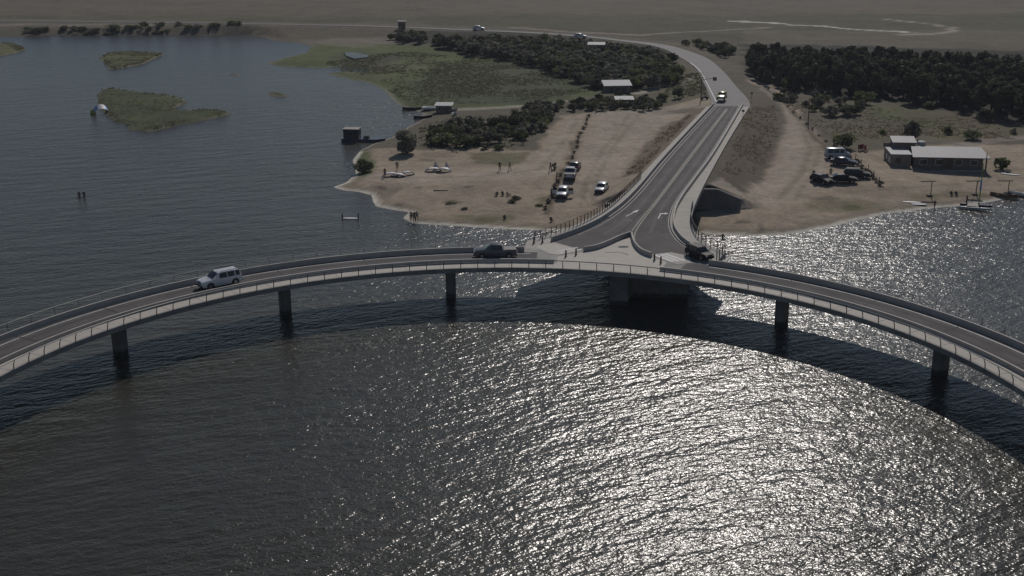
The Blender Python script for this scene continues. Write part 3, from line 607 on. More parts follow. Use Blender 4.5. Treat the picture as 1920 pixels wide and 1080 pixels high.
# stem outer railings
def stem_rail(path, stp, name, mt, h=1.05):
    P = along(path, stp); rl = MB()
    for i in range(len(P)-1):
        for hh, r_ in ((h, .04), (h*.5, .02), (h*.25, .015), (h*.75, .015)): rl.tube((P[i][0], P[i][1], P[i][2]+hh), (P[i+1][0], P[i+1][1], P[i+1][2]+hh), r_, n=5, cap=False)
    ro_ = bpart(rl, name, mt)
    for p in P: q = MB(); q.tube(p, (p[0], p[1], p[2]+h+.03), .06, n=5); q.build('post', mt, ro_)
stem_rail([(p[0]+.15, p[1]-.1, p[2]) for p in off(SL, .15)[3:36]], 1.0, 'rusty_railing', M['rust'])
stem_rail(off(SR, .15)[18:], 1.4, 'stem_railing', M['post'])
# kerb strips of the stem walkways
m_ = MB(); m_.sweep(off(RLE[18:], .12), [(-.1, 0), (-.1, .13), (.1, .13), (.1, 0)]); m_.sweep(off(RRE[:-10], .12), [(-.1, 0), (-.1, .13), (.1, .13), (.1, 0)]); bpart(m_, 'kerb', M['concrete_light'])
# piers
def pier(a, r=52.0, w=1.25, d=1.7, n=20):
    m_ = MB(); c = rp(a, r, 0); ca = R_(-a); V = []
    for z, k_ in ((-3, .94), (DZ-.74, 1.0)):
        for i in range(n):
            t = 2*math.pi*i/n; e = 1.0
            x = abs(math.cos(t))**.5*math.copysign(1, math.cos(t))*w/2*k_; y = abs(math.sin(t))**.5*math.copysign(1, math.sin(t))*d/2*k_
            V.append((c[0]+x*math.cos(ca)-y*math.sin(ca), c[1]+x*math.sin(ca)+y*math.cos(ca), z))
    m_.add(V, [(i, (i+1) % n, n+(i+1) % n, n+i) for i in range(n)]); bpart(m_, 'pier', M['concrete_pier'], sm=35)
for a in (-96, -73.6, -51.1, -28.7, -6.4, 38.4, 60.6, 83, 105): pier(a)
m_ = MB(); c = at(1163, 566, 0)          # supports under the junction
m_.box((c[0], c[1], 0.7), (2.2, 2.6, 6.5), R_(-14)); bpart(m_, 'pier', M['concrete_pier'])
m_ = MB(); c0 = at(1188, 566, 0); c1 = at(1295, 572, 0); cc = ((c0[0]+c1[0])/2, (c0[1]+c1[1])/2+3.0)
m_.box((cc[0], cc[1], 0.7), (math.dist(c0, c1), 2.0, 6.5), R_(-4)); bpart(m_, 'pier', M['concrete_pier'])
m_ = MB(); m_.box((18.0, 172.5, 1.0), (9.0, 1.0, 6.0), R_(-14)); bpart(m_, 'pier', M['concrete_pier'])
# abutment with the right wing wall
m_ = MB(); a0, a1 = Vector((*ABX0, 0)), Vector((*ABX1, 0)); e = (a1-a0); dn = Vector((-e.y, e.x, 0)).normalized()*.5
V = []; NS = 24
for i in range(NS+1):
    q = a0+e*(i/NS); da_ = float(pldist(np.array([[q.x, q.y]]), AX)[0][0]); zt = max(.35, rz(q.y+1)-.35-max(0, da_-5.2)*.42+.22); zt = min(zt, 3.98)
    for s_ in (-1, 0): V += [(q.x+dn.x*s_, q.y+dn.y*s_, -1), (q.x+dn.x*s_, q.y+dn.y*s_, zt)]
F = []
for i in range(NS): b = i*4; F += [(b, b+4, b+5, b+1), (b+2, b+3, b+7, b+6), (b+1, b+5, b+7, b+3)]
F += [(0, 1, 3, 2), (4*NS, 4*NS+2, 4*NS+3, 4*NS+1)]
m_.add(V, F); bpart(m_, 'abutment', M['concrete_pier'])
# ------------------------------------------------------------------ highway
def ribbon(name, pl, pr, m, z=.06, n=8, label=None):
    L_ = smooth([(*p, 0) for p in pl], n); Rr = smooth([(*p, 0) for p in pr], n); m_ = MB(); V = []
    kk = 5; Q = []
    for a, b in zip(L_, Rr):
        for j in range(kk): Q.append((a[0]+(b[0]-a[0])*j/(kk-1), a[1]+(b[1]-a[1])*j/(kk-1)))
    h = hterr(Q); V = [(q[0], q[1], hh+z) for q, hh in zip(Q, h)]
    F = [(i*kk+j, i*kk+j+1, (i+1)*kk+j+1, (i+1)*kk+j) for i in range(len(L_)-1) for j in range(kk-1)]
    m_.add(V, F); return tag(m_.build(name, m), label, kind='structure')
HL = [(1325, 202), (1333, 185), (1317, 150), (1306, 130), (1290, 117), (1268, 104), (1248, 95), (1218, 86), (1160, 78), (1100, 71), (1000, 63.5), (870, 57.5), (750, 52.5), (600, 48.3), (300, 43.3), (0, 40.3), (-600, 37)]
HR = [(1406, 202), (1404, 184), (1382, 163), (1358, 136), (1330, 112), (1300, 99), (1262, 86), (1225, 80), (1162, 73.5), (1102, 67), (1000, 60), (870, 54.5), (750, 49.7), (600, 45.8), (300, 41), (0, 38), (-600, 35)]
hz = [3.2]*2+[2.8]+[2.65]*14
for i in range(6, len(HL)):
    mx_ = (HL[i][1]+HR[i][1])/2; HL[i] = (HL[i][0], mx_+(HL[i][1]-mx_)*.7); HR[i] = (HR[i][0], mx_+(HR[i][1]-mx_)*.7)
ribbon('road', [at(*p, z) for p, z in zip(HL, hz)], [at(*p, z) for p, z in zip(HR, hz)], M['asphalt_far'], .10, label='grey highway curving away behind the beach')
ribbon('shoulder_line', [at(1343, 190, 3), at(1322, 150, 2.8), at(1311, 132, 2.7), at(1294, 118, 2.7)], [at(1345, 190, 3), at(1323.5, 150, 2.8), at(1312.5, 132, 2.7), at(1295, 117.4, 2.7)], M['white_line'], .13, label='white edge line of the highway')
#--OBJECTS--
def gz(x, y): return max(0.0, float(hterr([(x, y)])[0]))
# ------------------------------------------------------------------ vehicles
def car(kind, colr, label, cat, loc, rz_, group=None, doors=False, s=1.0, roof=None):
    S = {'suv': dict(L=4.9, W=1.92, x=[2.45, 2.38, 2.0, 1.2, .45, .2, -1.95, -2.3, -2.45], b=[.62, .92, 1.03, 1.08, 1.1, 1.1, 1.12, 1.1, .8], t=[.66, .98, 1.09, 1.15, 1.72, 1.80, 1.80, 1.45, .86], ws=(1.15, .42), sw=[(.35, -.55), (-.65, -1.45), (-1.62, -2.1)], rw=(-1.98, -2.27), wh=(1.5, -1.5), r=.39),
         'hatch': dict(L=4.0, W=1.7, x=[2.0, 1.94, 1.6, .95, .2, 0, -1.3, -1.8, -2.0], b=[.5, .72, .82, .9, .94, .94, .96, .94, .7], t=[.54, .77, .88, .96, 1.40, 1.46, 1.46, 1.1, .74], ws=(.9, .17), sw=[(.1, -.6), (-.7, -1.3)], rw=(-1.32, -1.78), wh=(1.22, -1.25), r=.31),
         'sedan': dict(L=4.5, W=1.78, x=[2.25, 2.18, 1.8, 1.0, .25, 0, -1.0, -1.65, -2.15, -2.25], b=[.52, .74, .84, .92, .95, .95, .97, .97, .95, .72], t=[.56, .79, .9, .98, 1.40, 1.46, 1.44, 1.06, 1.0, .76], ws=(.95, .22), sw=[(.15, -.5), (-.58, -1.15)], rw=(-1.05, -1.62), wh=(1.35, -1.35), r=.32),
         'pickup': dict(L=5.2, W=1.85, x=[2.6, 2.53, 2.2, 1.35, .65, .45, -.75, -.95, -1.0, -2.5, -2.6], b=[.66, .95, 1.05, 1.1, 1.12, 1.12, 1.12, 1.12, 1.1, 1.1, .75], t=[.7, 1.0, 1.11, 1.17, 1.70, 1.78, 1.76, 1.2, 1.12, 1.12, .8], ws=(1.3, .62), sw=[(.55, -.1), (-.18, -.75)], rw=(-.78, -.94), wh=(1.6, -1.65), r=.39),
         'van': dict(L=4.9, W=1.95, x=[2.45, 2.40, 2.2, 1.75, 1.2, 1.0, -2.1, -2.38, -2.45], b=[.62, .9, 1.05, 1.15, 1.2, 1.2, 1.2, 1.2, .8], t=[.66, .96, 1.15, 1.3, 2.0, 2.1, 2.12, 2.0, .9], ws=(1.72, 1.17), sw=[(1.05, .3), (.15, -.9), (-1.0, -2.0)], rw=(-2.2, -2.36), wh=(1.5, -1.45), r=.36)}[kind]
    root = empty({'suv': 'suv', 'hatch': 'hatchback', 'sedan': 'sedan', 'pickup': 'pickup_truck', 'van': 'van'}[kind], loc, rz_, label, cat, group)
    hw = S['W']/2; P = M['paint_'+colr] if 'paint_'+colr in M else M[colr]
    xs, B, T = S['x'], S['b'], S['t']; bl = MB(); rows = []
    for x, b, t in zip(xs, B, T):
        end = min(1, .86+.14*min(1, (abs(xs[0])-abs(x))*1.6)); cab = t-b > .3; wt = hw*(.80 if cab else .90)*end; low = .30 if abs(x) < xs[0]-.1 else .42
        w_ = hw*end
        pr = [(w_*.93, low), (w_, .55 if b > .6 else .48), (w_, b-.10), (w_*.965, b), (wt, t-.06 if cab else b+(t-b)*.6), (wt*.86, t), (0, t+(.03 if cab else .015))]
        rows.append([(x, y, z) for y, z in pr]+[(x, -y, z) for y, z in pr[-2::-1]])
    V = [p for r in rows for p in r]; k = len(rows[0]); F = []
    for i in range(len(rows)-1):
        for j in range(k-1): F.append((i*k+j, (i+1)*k+j, (i+1)*k+j+1, i*k+j+1))
        F.append((i*k+k-1, (i+1)*k+k-1, (i+1)*k, i*k))
    F += [tuple(range(k)), tuple(range(len(V)-1, len(V)-k-1, -1))]
    bl.add(V, F)
    if kind == 'pickup': pass
    bl.build('body', P, root, 35)
    def prof(x, arr): return float(np.interp(-x, [-q for q in xs], arr))
    def ptn(x, u, sgn, o=.012):       # point on the side glass
        b, t = prof(x, B), prof(x, T); wb, wt = hw*.965, hw*.80
        z0, z1 = b+.04, t-.10; z = z0+(z1-z0)*u; f = (z-b)/max(.2, (t-.06-b)); return (x, sgn*(wb+(wt-wb)*min(1, f)+o), z)
    for sgn in (1, -1):
        for x0, x1 in S['sw']:
            g = MB(); n = 4; V = []; 
            for u in (0, 1):
                for i in range(n+1): V.append(ptn(x0+(x1-x0)*i/n, u, sgn))
            g.add(V, [(i, i+1, n+2+i, n+1+i) for i in range(n)]); g.build('side_window', M['glass'], root)
    def scr(xa, xb, nm, inset=.06):
        za, zb = prof(xa, T), prof(xb, T); g = MB(); sg = 1 if xa > xb else -1; wa = hw*.86; wb = hw*.72
        fx = .02*(1 if nm == 'windshield' else -1)
        g.add([(xa+fx, -wa, za+.03), (xa+fx, wa, za+.03), (xb+fx, wb, zb-.0), (xb+fx, -wb, zb-.0), (xa+fx, 0, za+.05), (xb+fx, 0, zb+.02)], [(0, 4, 5, 3), (4, 1, 2, 5)]); g.build(nm, M['glass'], root)
    scr(S['ws'][0], S['ws'][1]+.04, 'windshield'); scr(S['rw'][1], S['rw'][0]-.0, 'rear_window')
    for wx in S['wh']:
        for sgn in (1, -1):
            y = sgn*(hw-.09); r = S['r']
            q = MB(); q.tube((wx, sgn*(hw-.30), r+.02), (wx, sgn*(hw+.008), r+.02), r*1.16, n=20); q.build('wheel_arch', M['black_trim'], root)
            t_ = MB(); t_.tube((wx, sgn*(hw-.24), r), (wx, sgn*(hw+.02), r), r, n=20); t_ = t_.build('wheel', M['tyre'], root)
            q = MB(); q.tube((wx, sgn*(hw), r), (wx, sgn*(hw+.03), r), r*.6, r*.5, n=12); q.build('rim', M['rim'], t_)
    f = xs[0]; zb = B[1]
    for sgn in (1, -1):
        q = MB(); q.box((f-.06, sgn*(hw*.66), zb-.06), (.12, .34, .15)); q.build('headlight', M['lamp_glass'], root)
        q = MB(); q.box((-f+.05, sgn*(hw*.72), B[-2]-.12), (.10, .2, .26)); q.build('tail_lamp', M['tail'], root)
        q = MB(); q.box((S['ws'][0]-.15, sgn*(hw+.10), prof(S['ws'][0], B)+.1), (.12, .2, .14)); q.build('wing_mirror', P, root)
    q = MB(); q.box((f-.02, 0, .5), (.16, hw*1.7, .2), top=.96); q.build('front_bumper', M['black_trim'], root)
    q = MB(); q.box((-f+.02, 0, .5), (.16, hw*1.7, .2), top=.96); q.build('rear_bumper', M['black_trim'], root)
    q = MB(); q.box((f-.0, 0, zb-.12), (.06, hw*.8, .16)); q.build('grille', M['black_trim'], root)
    q = MB(); q.box((-f-.02 if colr != 'x' else 0, 0, .78), (.03, .5, .12)); q.build('number_plate', M['paint_white'], root)
    if kind == 'suv':
        for sgn in (1, -1): q = MB(); q.tube((.1, sgn*hw*.68, T[5]+.07), (-1.9, sgn*hw*.68, T[5]+.07), .025, n=5); q.build('roof_rail', M['black_trim'], root)
    if kind == 'pickup':
        q = MB(); q.box((-1.78, 0, 1.15), (1.46, hw*1.66, .05)); q.build('bed_cover', M['black_trim'], root)
    if doors:
        for sgn in (1, -1):
            d = MB(); h = (S['sw'][0][0]+.15, sgn*hw*.97); a = R_(62); L_ = .95
            e_ = (h[0]-L_*math.cos(a), h[1]+sgn*L_*math.sin(a)); 
            d.add([(h[0], h[1], .35), (e_[0], e_[1], .35), (e_[0], e_[1], .92), (h[0], h[1], .92), (h[0]+.0, h[1]+sgn*.07, .35), (e_[0]+.05, e_[1]+sgn*.05, .35), (e_[0]+.05, e_[1]+sgn*.05, .92), (h[0], h[1]+sgn*.07, .92)],
                  [(0, 1, 2, 3), (7, 6, 5, 4), (3, 2, 6, 7), (1, 5, 6, 2), (0, 4, 5, 1)]); do = d.build('door', P, root)
            g = MB(); g.add([(h[0]-.1, h[1]+sgn*.03, .93), (e_[0], e_[1]+sgn*.02, .93), (e_[0]+.05, e_[1]-sgn*.06, 1.34), (h[0]-.35, h[1]-sgn*.02+sgn*.2, 1.34)], [(0, 1, 2, 3)]); g.build('door_window', M['glass'], do)
    root.scale = (s, s, s)
    return root
def hdg(p0, p1): return math.atan2(p1[1]-p0[1], p1[0]-p0[0])
# on the ring: heading anticlockwise seen from above on the left
def ring_car(kind, colr, label, cat, px, py, r, rev=False, s=1.0):
    a = pa(px, py, DZ+.01); p = rp(a, r, DZ+.012)
    th = -R_(a)+math.pi            # tangent direction pointing to smaller azimuth
    return car(kind, colr, label, cat, p, th+(math.pi if rev else 0), s=s)
ring_car('suv', 'white', 'white sport utility vehicle with black windows driving on the left arm of the bridge', 'car', 410, 534, 52.2)
ring_car('pickup', 'grey', 'dark grey double cab pickup driving on the bridge just left of the junction', 'pickup', 929, 477, 52.3)
c = at(1311, 483, DZ); c2 = at(1345, 497, DZ)
car('suv', 'black', 'black car turning onto the right arm of the bridge', 'car', (c[0], c[1], DZ+.02), R_(-58), s=.8)
c = arz(1353, 186); c2 = arz(1352, 215)
car('hatch', 'yellow', 'dark yellow car coming down the approach road towards the bridge', 'car', (c[0], c[1], c[2]+.06), hdg(c, (c[0]-3.2, c[1]-10)), s=1.05)
def pcar(kind, colr, label, px, py, ang, doors=False, s=1.0, cat='car', group='cars parked on the beach'):
    p = gp(px, py); return car(kind, colr, label, cat, (p[0], p[1], p[2]+.01), R_(ang), group, doors, s)
pcar('pickup', 'silver', 'silver pickup with a black load bed parked beside the line of dry scrub', 1069, 333, 84, cat='pickup')
pcar('hatch', 'grey', 'small grey car tucked in behind the silver pickup', 1078, 318, 80)
pcar('hatch', 'white', 'white hatchback with both front doors open near the scrub line', 1055, 368, -100, True)
pcar('hatch', 'white', 'white hatchback standing alone on the open sand left of the approach road', 1128, 359, -108, s=.95)
pcar('van', 'silver', 'silver van parked furthest back in the cluster right of the road', 1570, 297, -4, cat='van', s=.9)
pcar('sedan', 'blue', 'dark blue car parked in front of the silver van', 1582, 310, -22)
pcar('hatch', 'black', 'small black car with its front doors open on the sand', 1540, 343, -58, True)
pcar('sedan', 'black', 'black saloon parked nearest the water in the cluster right of the road', 1580, 342, -6)
pcar('suv', 'dark_grey', 'dark grey car parked behind the black saloon by the dry fence', 1606, 333, -14, s=.88)
for px, py, colr, lab in ((898, 57, 'white', 'white car far away on the distant highway'), (1088, 72, 'white', 'white car on the highway behind the scrub wood')):
    p = gp(px, py); car('hatch', colr, lab, 'car', (p[0], p[1], p[2]+.1), R_(-8))
p = gp(1340, 94); car('sedan', 'dark_grey', 'dark car parked at the edge of the trees beyond the highway bend', 'car', p, R_(20))
# ------------------------------------------------------------------ people
def body_mesh(name, J, E_, rad, cols):
    bm = bmesh.new(); vs = [bm.verts.new(p) for p in J]
    for a, b in E_: bm.edges.new((vs[a], vs[b]))
    me = bpy.data.meshes.new('tmp'); bm.to_mesh(me); bm.free(); o = bpy.data.objects.new('tmp', me); COL.objects.link(o)
    md = o.modifiers.new('s', 'SKIN'); sv = me.skin_vertices[0].data
    for i, r in enumerate(rad): sv[i].radius = (r, r) if not isinstance(r, tuple) else r
    sv[0].use_root = True; o.modifiers.new('u', 'SUBSURF').levels = 1
    dg = bpy.context.evaluated_depsgraph_get(); m2 = bpy.data.meshes.new_from_object(o.evaluated_get(dg)); bpy.data.objects.remove(o); bpy.data.meshes.remove(me)
    m2.name = name; m2.materials.clear()
    for c in ('skin', cols[0], cols[1], 'hair'): m2.materials.append(M[c])
    return m2
M['hair'] = mat('hair', (.03, .02, .015), .8)
for n_, c_ in dict(cloth_black=(.02, .02, .022), cloth_navy=(.03, .035, .06), cloth_white=(.5, .5, .48), cloth_red=(.2, .03, .03), cloth_khaki=(.14, .11, .07), cloth_grey=(.12, .12, .12)).items(): M[n_] = mat(n_, c_, .85)
def person_mesh(pose, cols, seed=0):
    r = random.Random(seed); k = .06
    if pose == 'sit':
        J = [(0, 0, .12), (0, -.02, .35), (0, -.03, .52), (0, -.02, .62), (0, 0, .74), (.20, -.03, .50), (.27, .12, .33), (.16, .32, .34), (-.20, -.03, .50), (-.27, -.16, .28), (-.26, -.24, .06), (.10, .05, .12), (.14, .38, .42), (.13, .55, .06), (.12, .68, .04), (-.10, .05, .12), (-.15, .42, .30), (-.14, .75, .06), (-.14, .86, .09)]
    else:
        st = .12 if pose == 'walk' else .0; up = pose == 'arms'
        J = [(0, 0, .95), (0, 0, 1.18), (0, 0, 1.42), (0, .01, 1.53), (0, .02, 1.66), (.19, 0, 1.40), (.30, -.05-st, 1.14), (.26, .10-st, .90), (-.19, 0, 1.40), (-.30, .02+st, 1.14), (-.26, .16+st, .93), (.10, 0, .90), (.12, .05+st, .49), (.11, st*1.6-.02, .07), (.12, st*1.6+.16, .03), (-.10, 0, .90), (-.12, .03-st, .49), (-.11, -st*2-.03, .09), (-.12, -st*2+.12, .03)]
        if up: J[6] = (.42, .1, 1.40); J[7] = (.52, .3, 1.50); J[9] = (-.42, .1, 1.38); J[10] = (-.50, .32, 1.46)
    E_ = [(0, 1), (1, 2), (2, 3), (3, 4), (2, 5), (5, 6), (6, 7), (2, 8), (8, 9), (9, 10), (0, 11), (11, 12), (12, 13), (13, 14), (0, 15), (15, 16), (16, 17), (17, 18)]
    rad = [(.15, .11), (.13, .095), (.15, .10), .055, .105, .062, .048, .036, .062, .048, .036, .09, .062, .042, .035, .09, .062, .042, .035]
    me = body_mesh('person_'+pose, J, E_, rad, cols); J = [Vector(j) for j in J]
    for p in me.polygons:
        c = p.center; d = [(c-j).length for j in J]; i = min(range(19), key=lambda q: d[q]-(rad[q][0] if isinstance(rad[q], tuple) else rad[q]))
        p.use_smooth = True
        p.material_index = 3 if (i == 4 and (c.z > J[4].z+.02 or c.y < J[4].y-.04)) else 1 if i in (1, 2, 5, 8) else 2 if i in (0, 11, 15, 12, 16) else 0
    return me
PM = {}
def person(px, py, pose, cols, label, face=0.0, group='people on the beach', dz=0.0, s=1.0):
    k = (pose, cols)
    if k not in PM: PM[k] = person_mesh(pose, cols)
    p = gp(px, py); o = bpy.data.objects.new('person', PM[k]); COL.objects.link(o)
    o.location = (p[0], p[1], p[2]+dz); o.rotation_euler = (0, 0, R_(face)); o.scale = (s, s, s); tag(o, label, 'person', group); return o
BK = ('cloth_black', 'cloth_black')
person(149, 369, 'stand', BK, 'person in dark clothes wading far left in the lagoon, the left one of the pair', 20, 'pair wading far out', -.75)
person(158, 369, 'walk', BK, 'person in dark clothes wading far left in the lagoon, the right one of the pair', 10, 'pair wading far out', -.7)
person(642, 412, 'stand', BK, 'wading person at the left end of the floating white board', -90, 'pair wading by the board', -.6)
person(672, 413, 'stand', ('cloth_navy', 'cloth_black'), 'wading person at the right end of the floating white board', 90, 'pair wading by the board', -.45)
person(771, 416, 'stand', ('cloth_khaki', 'cloth_navy'), 'person at the water edge below the sand spit, leftmost of three', 170)
person(777, 417, 'stand', ('cloth_black', 'cloth_black'), 'person in black at the water edge, middle of the three at the sand spit', 200)
person(782, 415, 'walk', ('cloth_white', 'cloth_grey'), 'person in a white shirt at the water edge, rightmost of three', 160)
person(745, 320, 'stand', BK, 'person in dark clothes standing behind the red and white kites', 180)
person(722, 333, 'stand', ('cloth_red', 'cloth_black'), 'person in a red top standing left of the kites on the sand', 150)
person(937, 321, 'stand', BK, 'person in black standing in front of the grass patch on the sand', 170)
person(956, 320, 'walk', ('cloth_khaki', 'cloth_grey'), 'person in khaki walking right of the person in black by the grass patch', 100)
person(1032, 322, 'walk', ('cloth_red', 'cloth_navy'), 'person in a red top walking on the light sand lane', -60)
person(932, 367, 'sit', BK, 'person in black sitting on the open sand, leftmost of the seated group', 150)
person(942, 366, 'sit', ('cloth_khaki', 'cloth_grey'), 'person in khaki sitting on the sand in the middle of the seated group', 190)
person(951, 367, 'sit', ('cloth_grey', 'cloth_black'), 'person in grey sitting on the sand at the right of the seated group', 240)
person(1044, 340, 'stand', ('cloth_navy', 'cloth_black'), 'person in navy standing by the dry scrub left of the silver pickup', 90)
person(1034, 372, 'arms', ('cloth_grey', 'cloth_black'), 'person in grey with arms out left of the white car with open doors', 60)
person(1033, 415, 'sit', BK, 'person in black sitting near the water by the rusty railing', 200)
person(946, 411, 'sit', ('cloth_navy', 'cloth_black'), 'person sitting low on the sand above the shoreline grass', 180)
person(1752, 391, 'walk', ('cloth_khaki', 'cloth_khaki'), 'small figure in khaki at the water edge left of the catamaran', 180, s=.8)
person(1783, 366, 'sit', BK, 'person in black sitting on the right beach, left one of two', 180)
person(1792, 366, 'sit', ('cloth_navy', 'cloth_navy'), 'person in navy sitting on the right beach, right one of two', 180)
person(1355, 447, 'stand', ('cloth_red', 'cloth_khaki'), 'person wading in the glitter right of the bridge stem', 180, 'people on the beach', -.9)
person(1812, 385, 'stand', BK, 'person in black at the left hull of the catamaran', 90)
person(1525, 337, 'stand', BK, 'person in black standing left of the small black car', 200)
person(1557, 333, 'stand', ('cloth_grey', 'cloth_black'), 'person in grey between the small black car and the black saloon', 180)
# ------------------------------------------------------------------ bollards
def bollard(px, py, label):
    p = arz(px, py); r_ = empty('bollard', (p[0], p[1], p[2]+.01), 0, label, 'bollard', 'bollards at the crossings')
    q = MB(); q.tube((0, 0, 0), (0, 0, .75), .11, .10, 10); q.tube((0, 0, .75), (0, 0, .82), .10, .05, 10); q.build('shaft', M['post'], r_, 40)
    q = MB(); q.box((0, 0, .01), (.32, .32, .03)); q.build('base_plate', M['concrete_pier'], r_)
for a in ((1061, 481, 'dark bollard on the plaza side of the left crossing, nearer the ring'), (1080, 478, 'dark bollard on the plaza side of the left crossing, nearer the stem'),
          (1001, 456, 'dark bollard across the left crossing, next to the ring parapet end'), (1017, 455, 'dark bollard across the left crossing, next to the stem parapet'),
          (1227, 488, 'dark bollard at the right crossing, next to the curved island parapet'), (1239, 493, 'dark bollard at the right crossing, next to the ring parapet')): bollard(*a)
# ------------------------------------------------------------------ vegetation
def crown_mesh(name, seed, rx, rz, n_cl, n_leaf, leaf, m, shape='round', base=.0):
    r = np.random.default_rng(seed); V = []; F = []; 
    for c in range(n_cl):
        while True:
            u = r.uniform(-1, 1, 3)
            if (u**2).sum() < 1: break
        nrm = u/np.linalg.norm(u); rad = .55+.45*r.random()
        cen = nrm*rad*np.array([rx, rx, rz])*.75
        if shape == 'cone': t = (cen[2]/rz+1)/2; cen[:2] *= (1.15-.85*t)
        cen[2] += rz+base; cr = rx*r.uniform(.22, .42)
        for l in range(n_leaf):
            v = r.normal(size=3); v /= np.linalg.norm(v); p = cen+v*cr*np.array([1, 1, .8])*r.uniform(.6, 1.05)
            if p[2] < .03: p[2] = .03+abs(p[2])*.2
            q = v+r.normal(size=3)*.55; q /= np.linalg.norm(q); a = np.cross(q, [0, 0, 1.0]); a = a/(np.linalg.norm(a)+1e-6); b = np.cross(q, a); s_ = leaf*r.uniform(.6, 1.3)
            i = len(V); V += [tuple(p-a*s_), tuple(p-b*s_*.7), tuple(p+a*s_), tuple(p+b*s_*.7)]; F.append((i, i+1, i+2, i+3))
    me = bpy.data.meshes.new(name); me.from_pydata(V, [], F); me.materials.append(m); return me
def trunk_mesh(name, h, r0, seed, limbs=4, spread=1.0):
    r = random.Random(seed); q = MB(); p = Vector((0, 0, -.3)); rad = r0
    for i in range(4):
        nx = Vector((p.x+r.uniform(-.08, .08)*h*.3, p.y+r.uniform(-.08, .08)*h*.3, -.3+(h+.3)*(i+1)/4)); q.tube(p, nx, rad, rad*.72, 6, cap=False)
        if i >= 1:
            for _ in range(limbs//2):
                a = r.uniform(0, 6.28); q.tube(nx, nx+Vector((math.cos(a)*spread, math.sin(a)*spread, spread*.7)), rad*.45, rad*.15, 5, cap=False)
        p = nx; rad *= .72
    return q.mesh(name, M['bark'])
KINDS = {}
def kindset(key, name, crowns, trunk): KINDS[key] = (name, crowns, trunk)
kindset('forest', 'pine_tree', [crown_mesh('crown', 10+i, 1.9, 2.6, 26, 34, .30, M['leaf_dark'], 'cone' if i % 2 else 'round', .9) for i in range(4)], trunk_mesh('trunk', 4.2, .2, 1, 4, .9))
kindset('scrub', 'scrub_tree', [crown_mesh('crown', 30+i, 1.9, 1.25, 20, 34, .24, M[('leaf_scrub', 'leaf_olive', 'leaf_scrub', 'leaf_dark')[i]], 'round', .15) for i in range(4)], trunk_mesh('trunk', 1.7, .12, 2, 6, .7))
kindset('shrub', 'shrub', [crown_mesh('crown', 50+i, 1.2, .62, 14, 26, .17, M['leaf_olive' if i != 1 else 'leaf_scrub'], 'round', .0) for i in range(3)], trunk_mesh('trunk', .8, .06, 3, 6, .45))
kindset('tall', 'tall_bush', [crown_mesh('crown', 70, 1.9, 2.4, 44, 70, .16, M['leaf_scrub'], 'round', -.5)], trunk_mesh('trunk', 3.6, .16, 4, 6, .8))
kindset('reed', 'reed_clump', [crown_mesh('crown', 80, 1.5, .9, 22, 60, .13, M['leaf_reed'], 'round', .0)], trunk_mesh('trunk', .9, .05, 5, 6, .4))
kindset('dry', 'dry_bush', [crown_mesh('crown', 90, .6, .55, 8, 22, .10, M['leaf_grey'], 'round', .0)], trunk_mesh('trunk', .9, .04, 6, 6, .35))
def plant(key, x, y, s, label=None, group=None, cat='tree', sz=None, i=None):
    name, cr, tr = KINDS[key]; name = 'bush' if cat == 'bush' else name; i = random.randrange(len(cr)) if i is None else i
    o = empty(name, (x, y, gz(x, y)-.05), random.uniform(0, 6.28), label, cat, group); o.scale = (s, s, (sz or s))
    for nm, me in (('trunk', tr), ('crown', cr[i])): c = bpy.data.objects.new(nm, me); COL.objects.link(c); c.parent = o
    return o
def scatter(px, spacing, seed, jit=.45):
    W = np.array([gxy(*p) for p in px]); lo, hi = W.min(0), W.max(0); r = np.random.default_rng(seed); pts = []
    ys = np.arange(lo[1], hi[1], spacing*.88)
    for k, y in enumerate(ys):
        for x in np.arange(lo[0]+(k % 2)*spacing/2, hi[0], spacing): pts.append((x+r.uniform(-jit, jit)*spacing, y+r.uniform(-jit, jit)*spacing))
    P = np.array(pts); return P[sdf(P, W) > 0]
def stuff_wood(P, key, name, label, s0, s1, seed):      # the remaining far trees as one mass
    r = np.random.default_rng(seed); cr = KINDS[key][1]; Vs = []; Fs = []; n = 0
    for x, y in P:
        me = cr[int(r.integers(len(cr)))]; co = np.empty(len(me.vertices)*3); me.vertices.foreach_get('co', co); co = co.reshape(-1, 3)
        fi = np.empty(len(me.polygons)*4, np.int32); me.loops.foreach_get('vertex_index', fi); a = r.uniform(0, 6.28); s_ = r.uniform(s0, s1)
        c, s2 = math.cos(a), math.sin(a); Vs.append(np.c_[(co[:, 0]*c-co[:, 1]*s2)*s_+x, (co[:, 0]*s2+co[:, 1]*c)*s_+y, co[:, 2]*s_+gz(x, y)]); Fs.append(fi.reshape(-1, 4)+n); n += len(co)
    V = np.concatenate(Vs); F = np.concatenate(Fs); me = bpy.data.meshes.new(name); me.vertices.add(len(V)); me.vertices.foreach_set('co', V.ravel())
    me.loops.add(F.size); me.loops.foreach_set('vertex_index', F.ravel()); me.polygons.add(len(F)); me.polygons.foreach_set('loop_start', np.arange(0, F.size, 4, dtype=np.int32)); me.update(calc_edges=True)
    me.materials.append(cr[0].materials[0]); o = bpy.data.objects.new(name, me); COL.objects.link(o); tag(o, label, 'wood', kind='stuff')
FP = scatter([(1388, 120), (1500, 124), (1700, 132), (1900, 146), (2080, 160), (2080, 262), (1930, 232), (1850, 216), (1750, 202), (1640, 186), (1560, 176), (1500, 170), (1450, 166), (1412, 152)], 3.3, 1)
FP = FP[np.argsort(FP[:, 1])]; FP = FP[np.abs(FP[:, 0]) < FP[:, 1]*.43+6]
print('forest', len(FP))
for x, y in FP[:290]: plant('forest', x, y, random.uniform(.65, 1.3), 'dark pine standing in the dense wood right of the highway', 'dark pines of the dense wood')
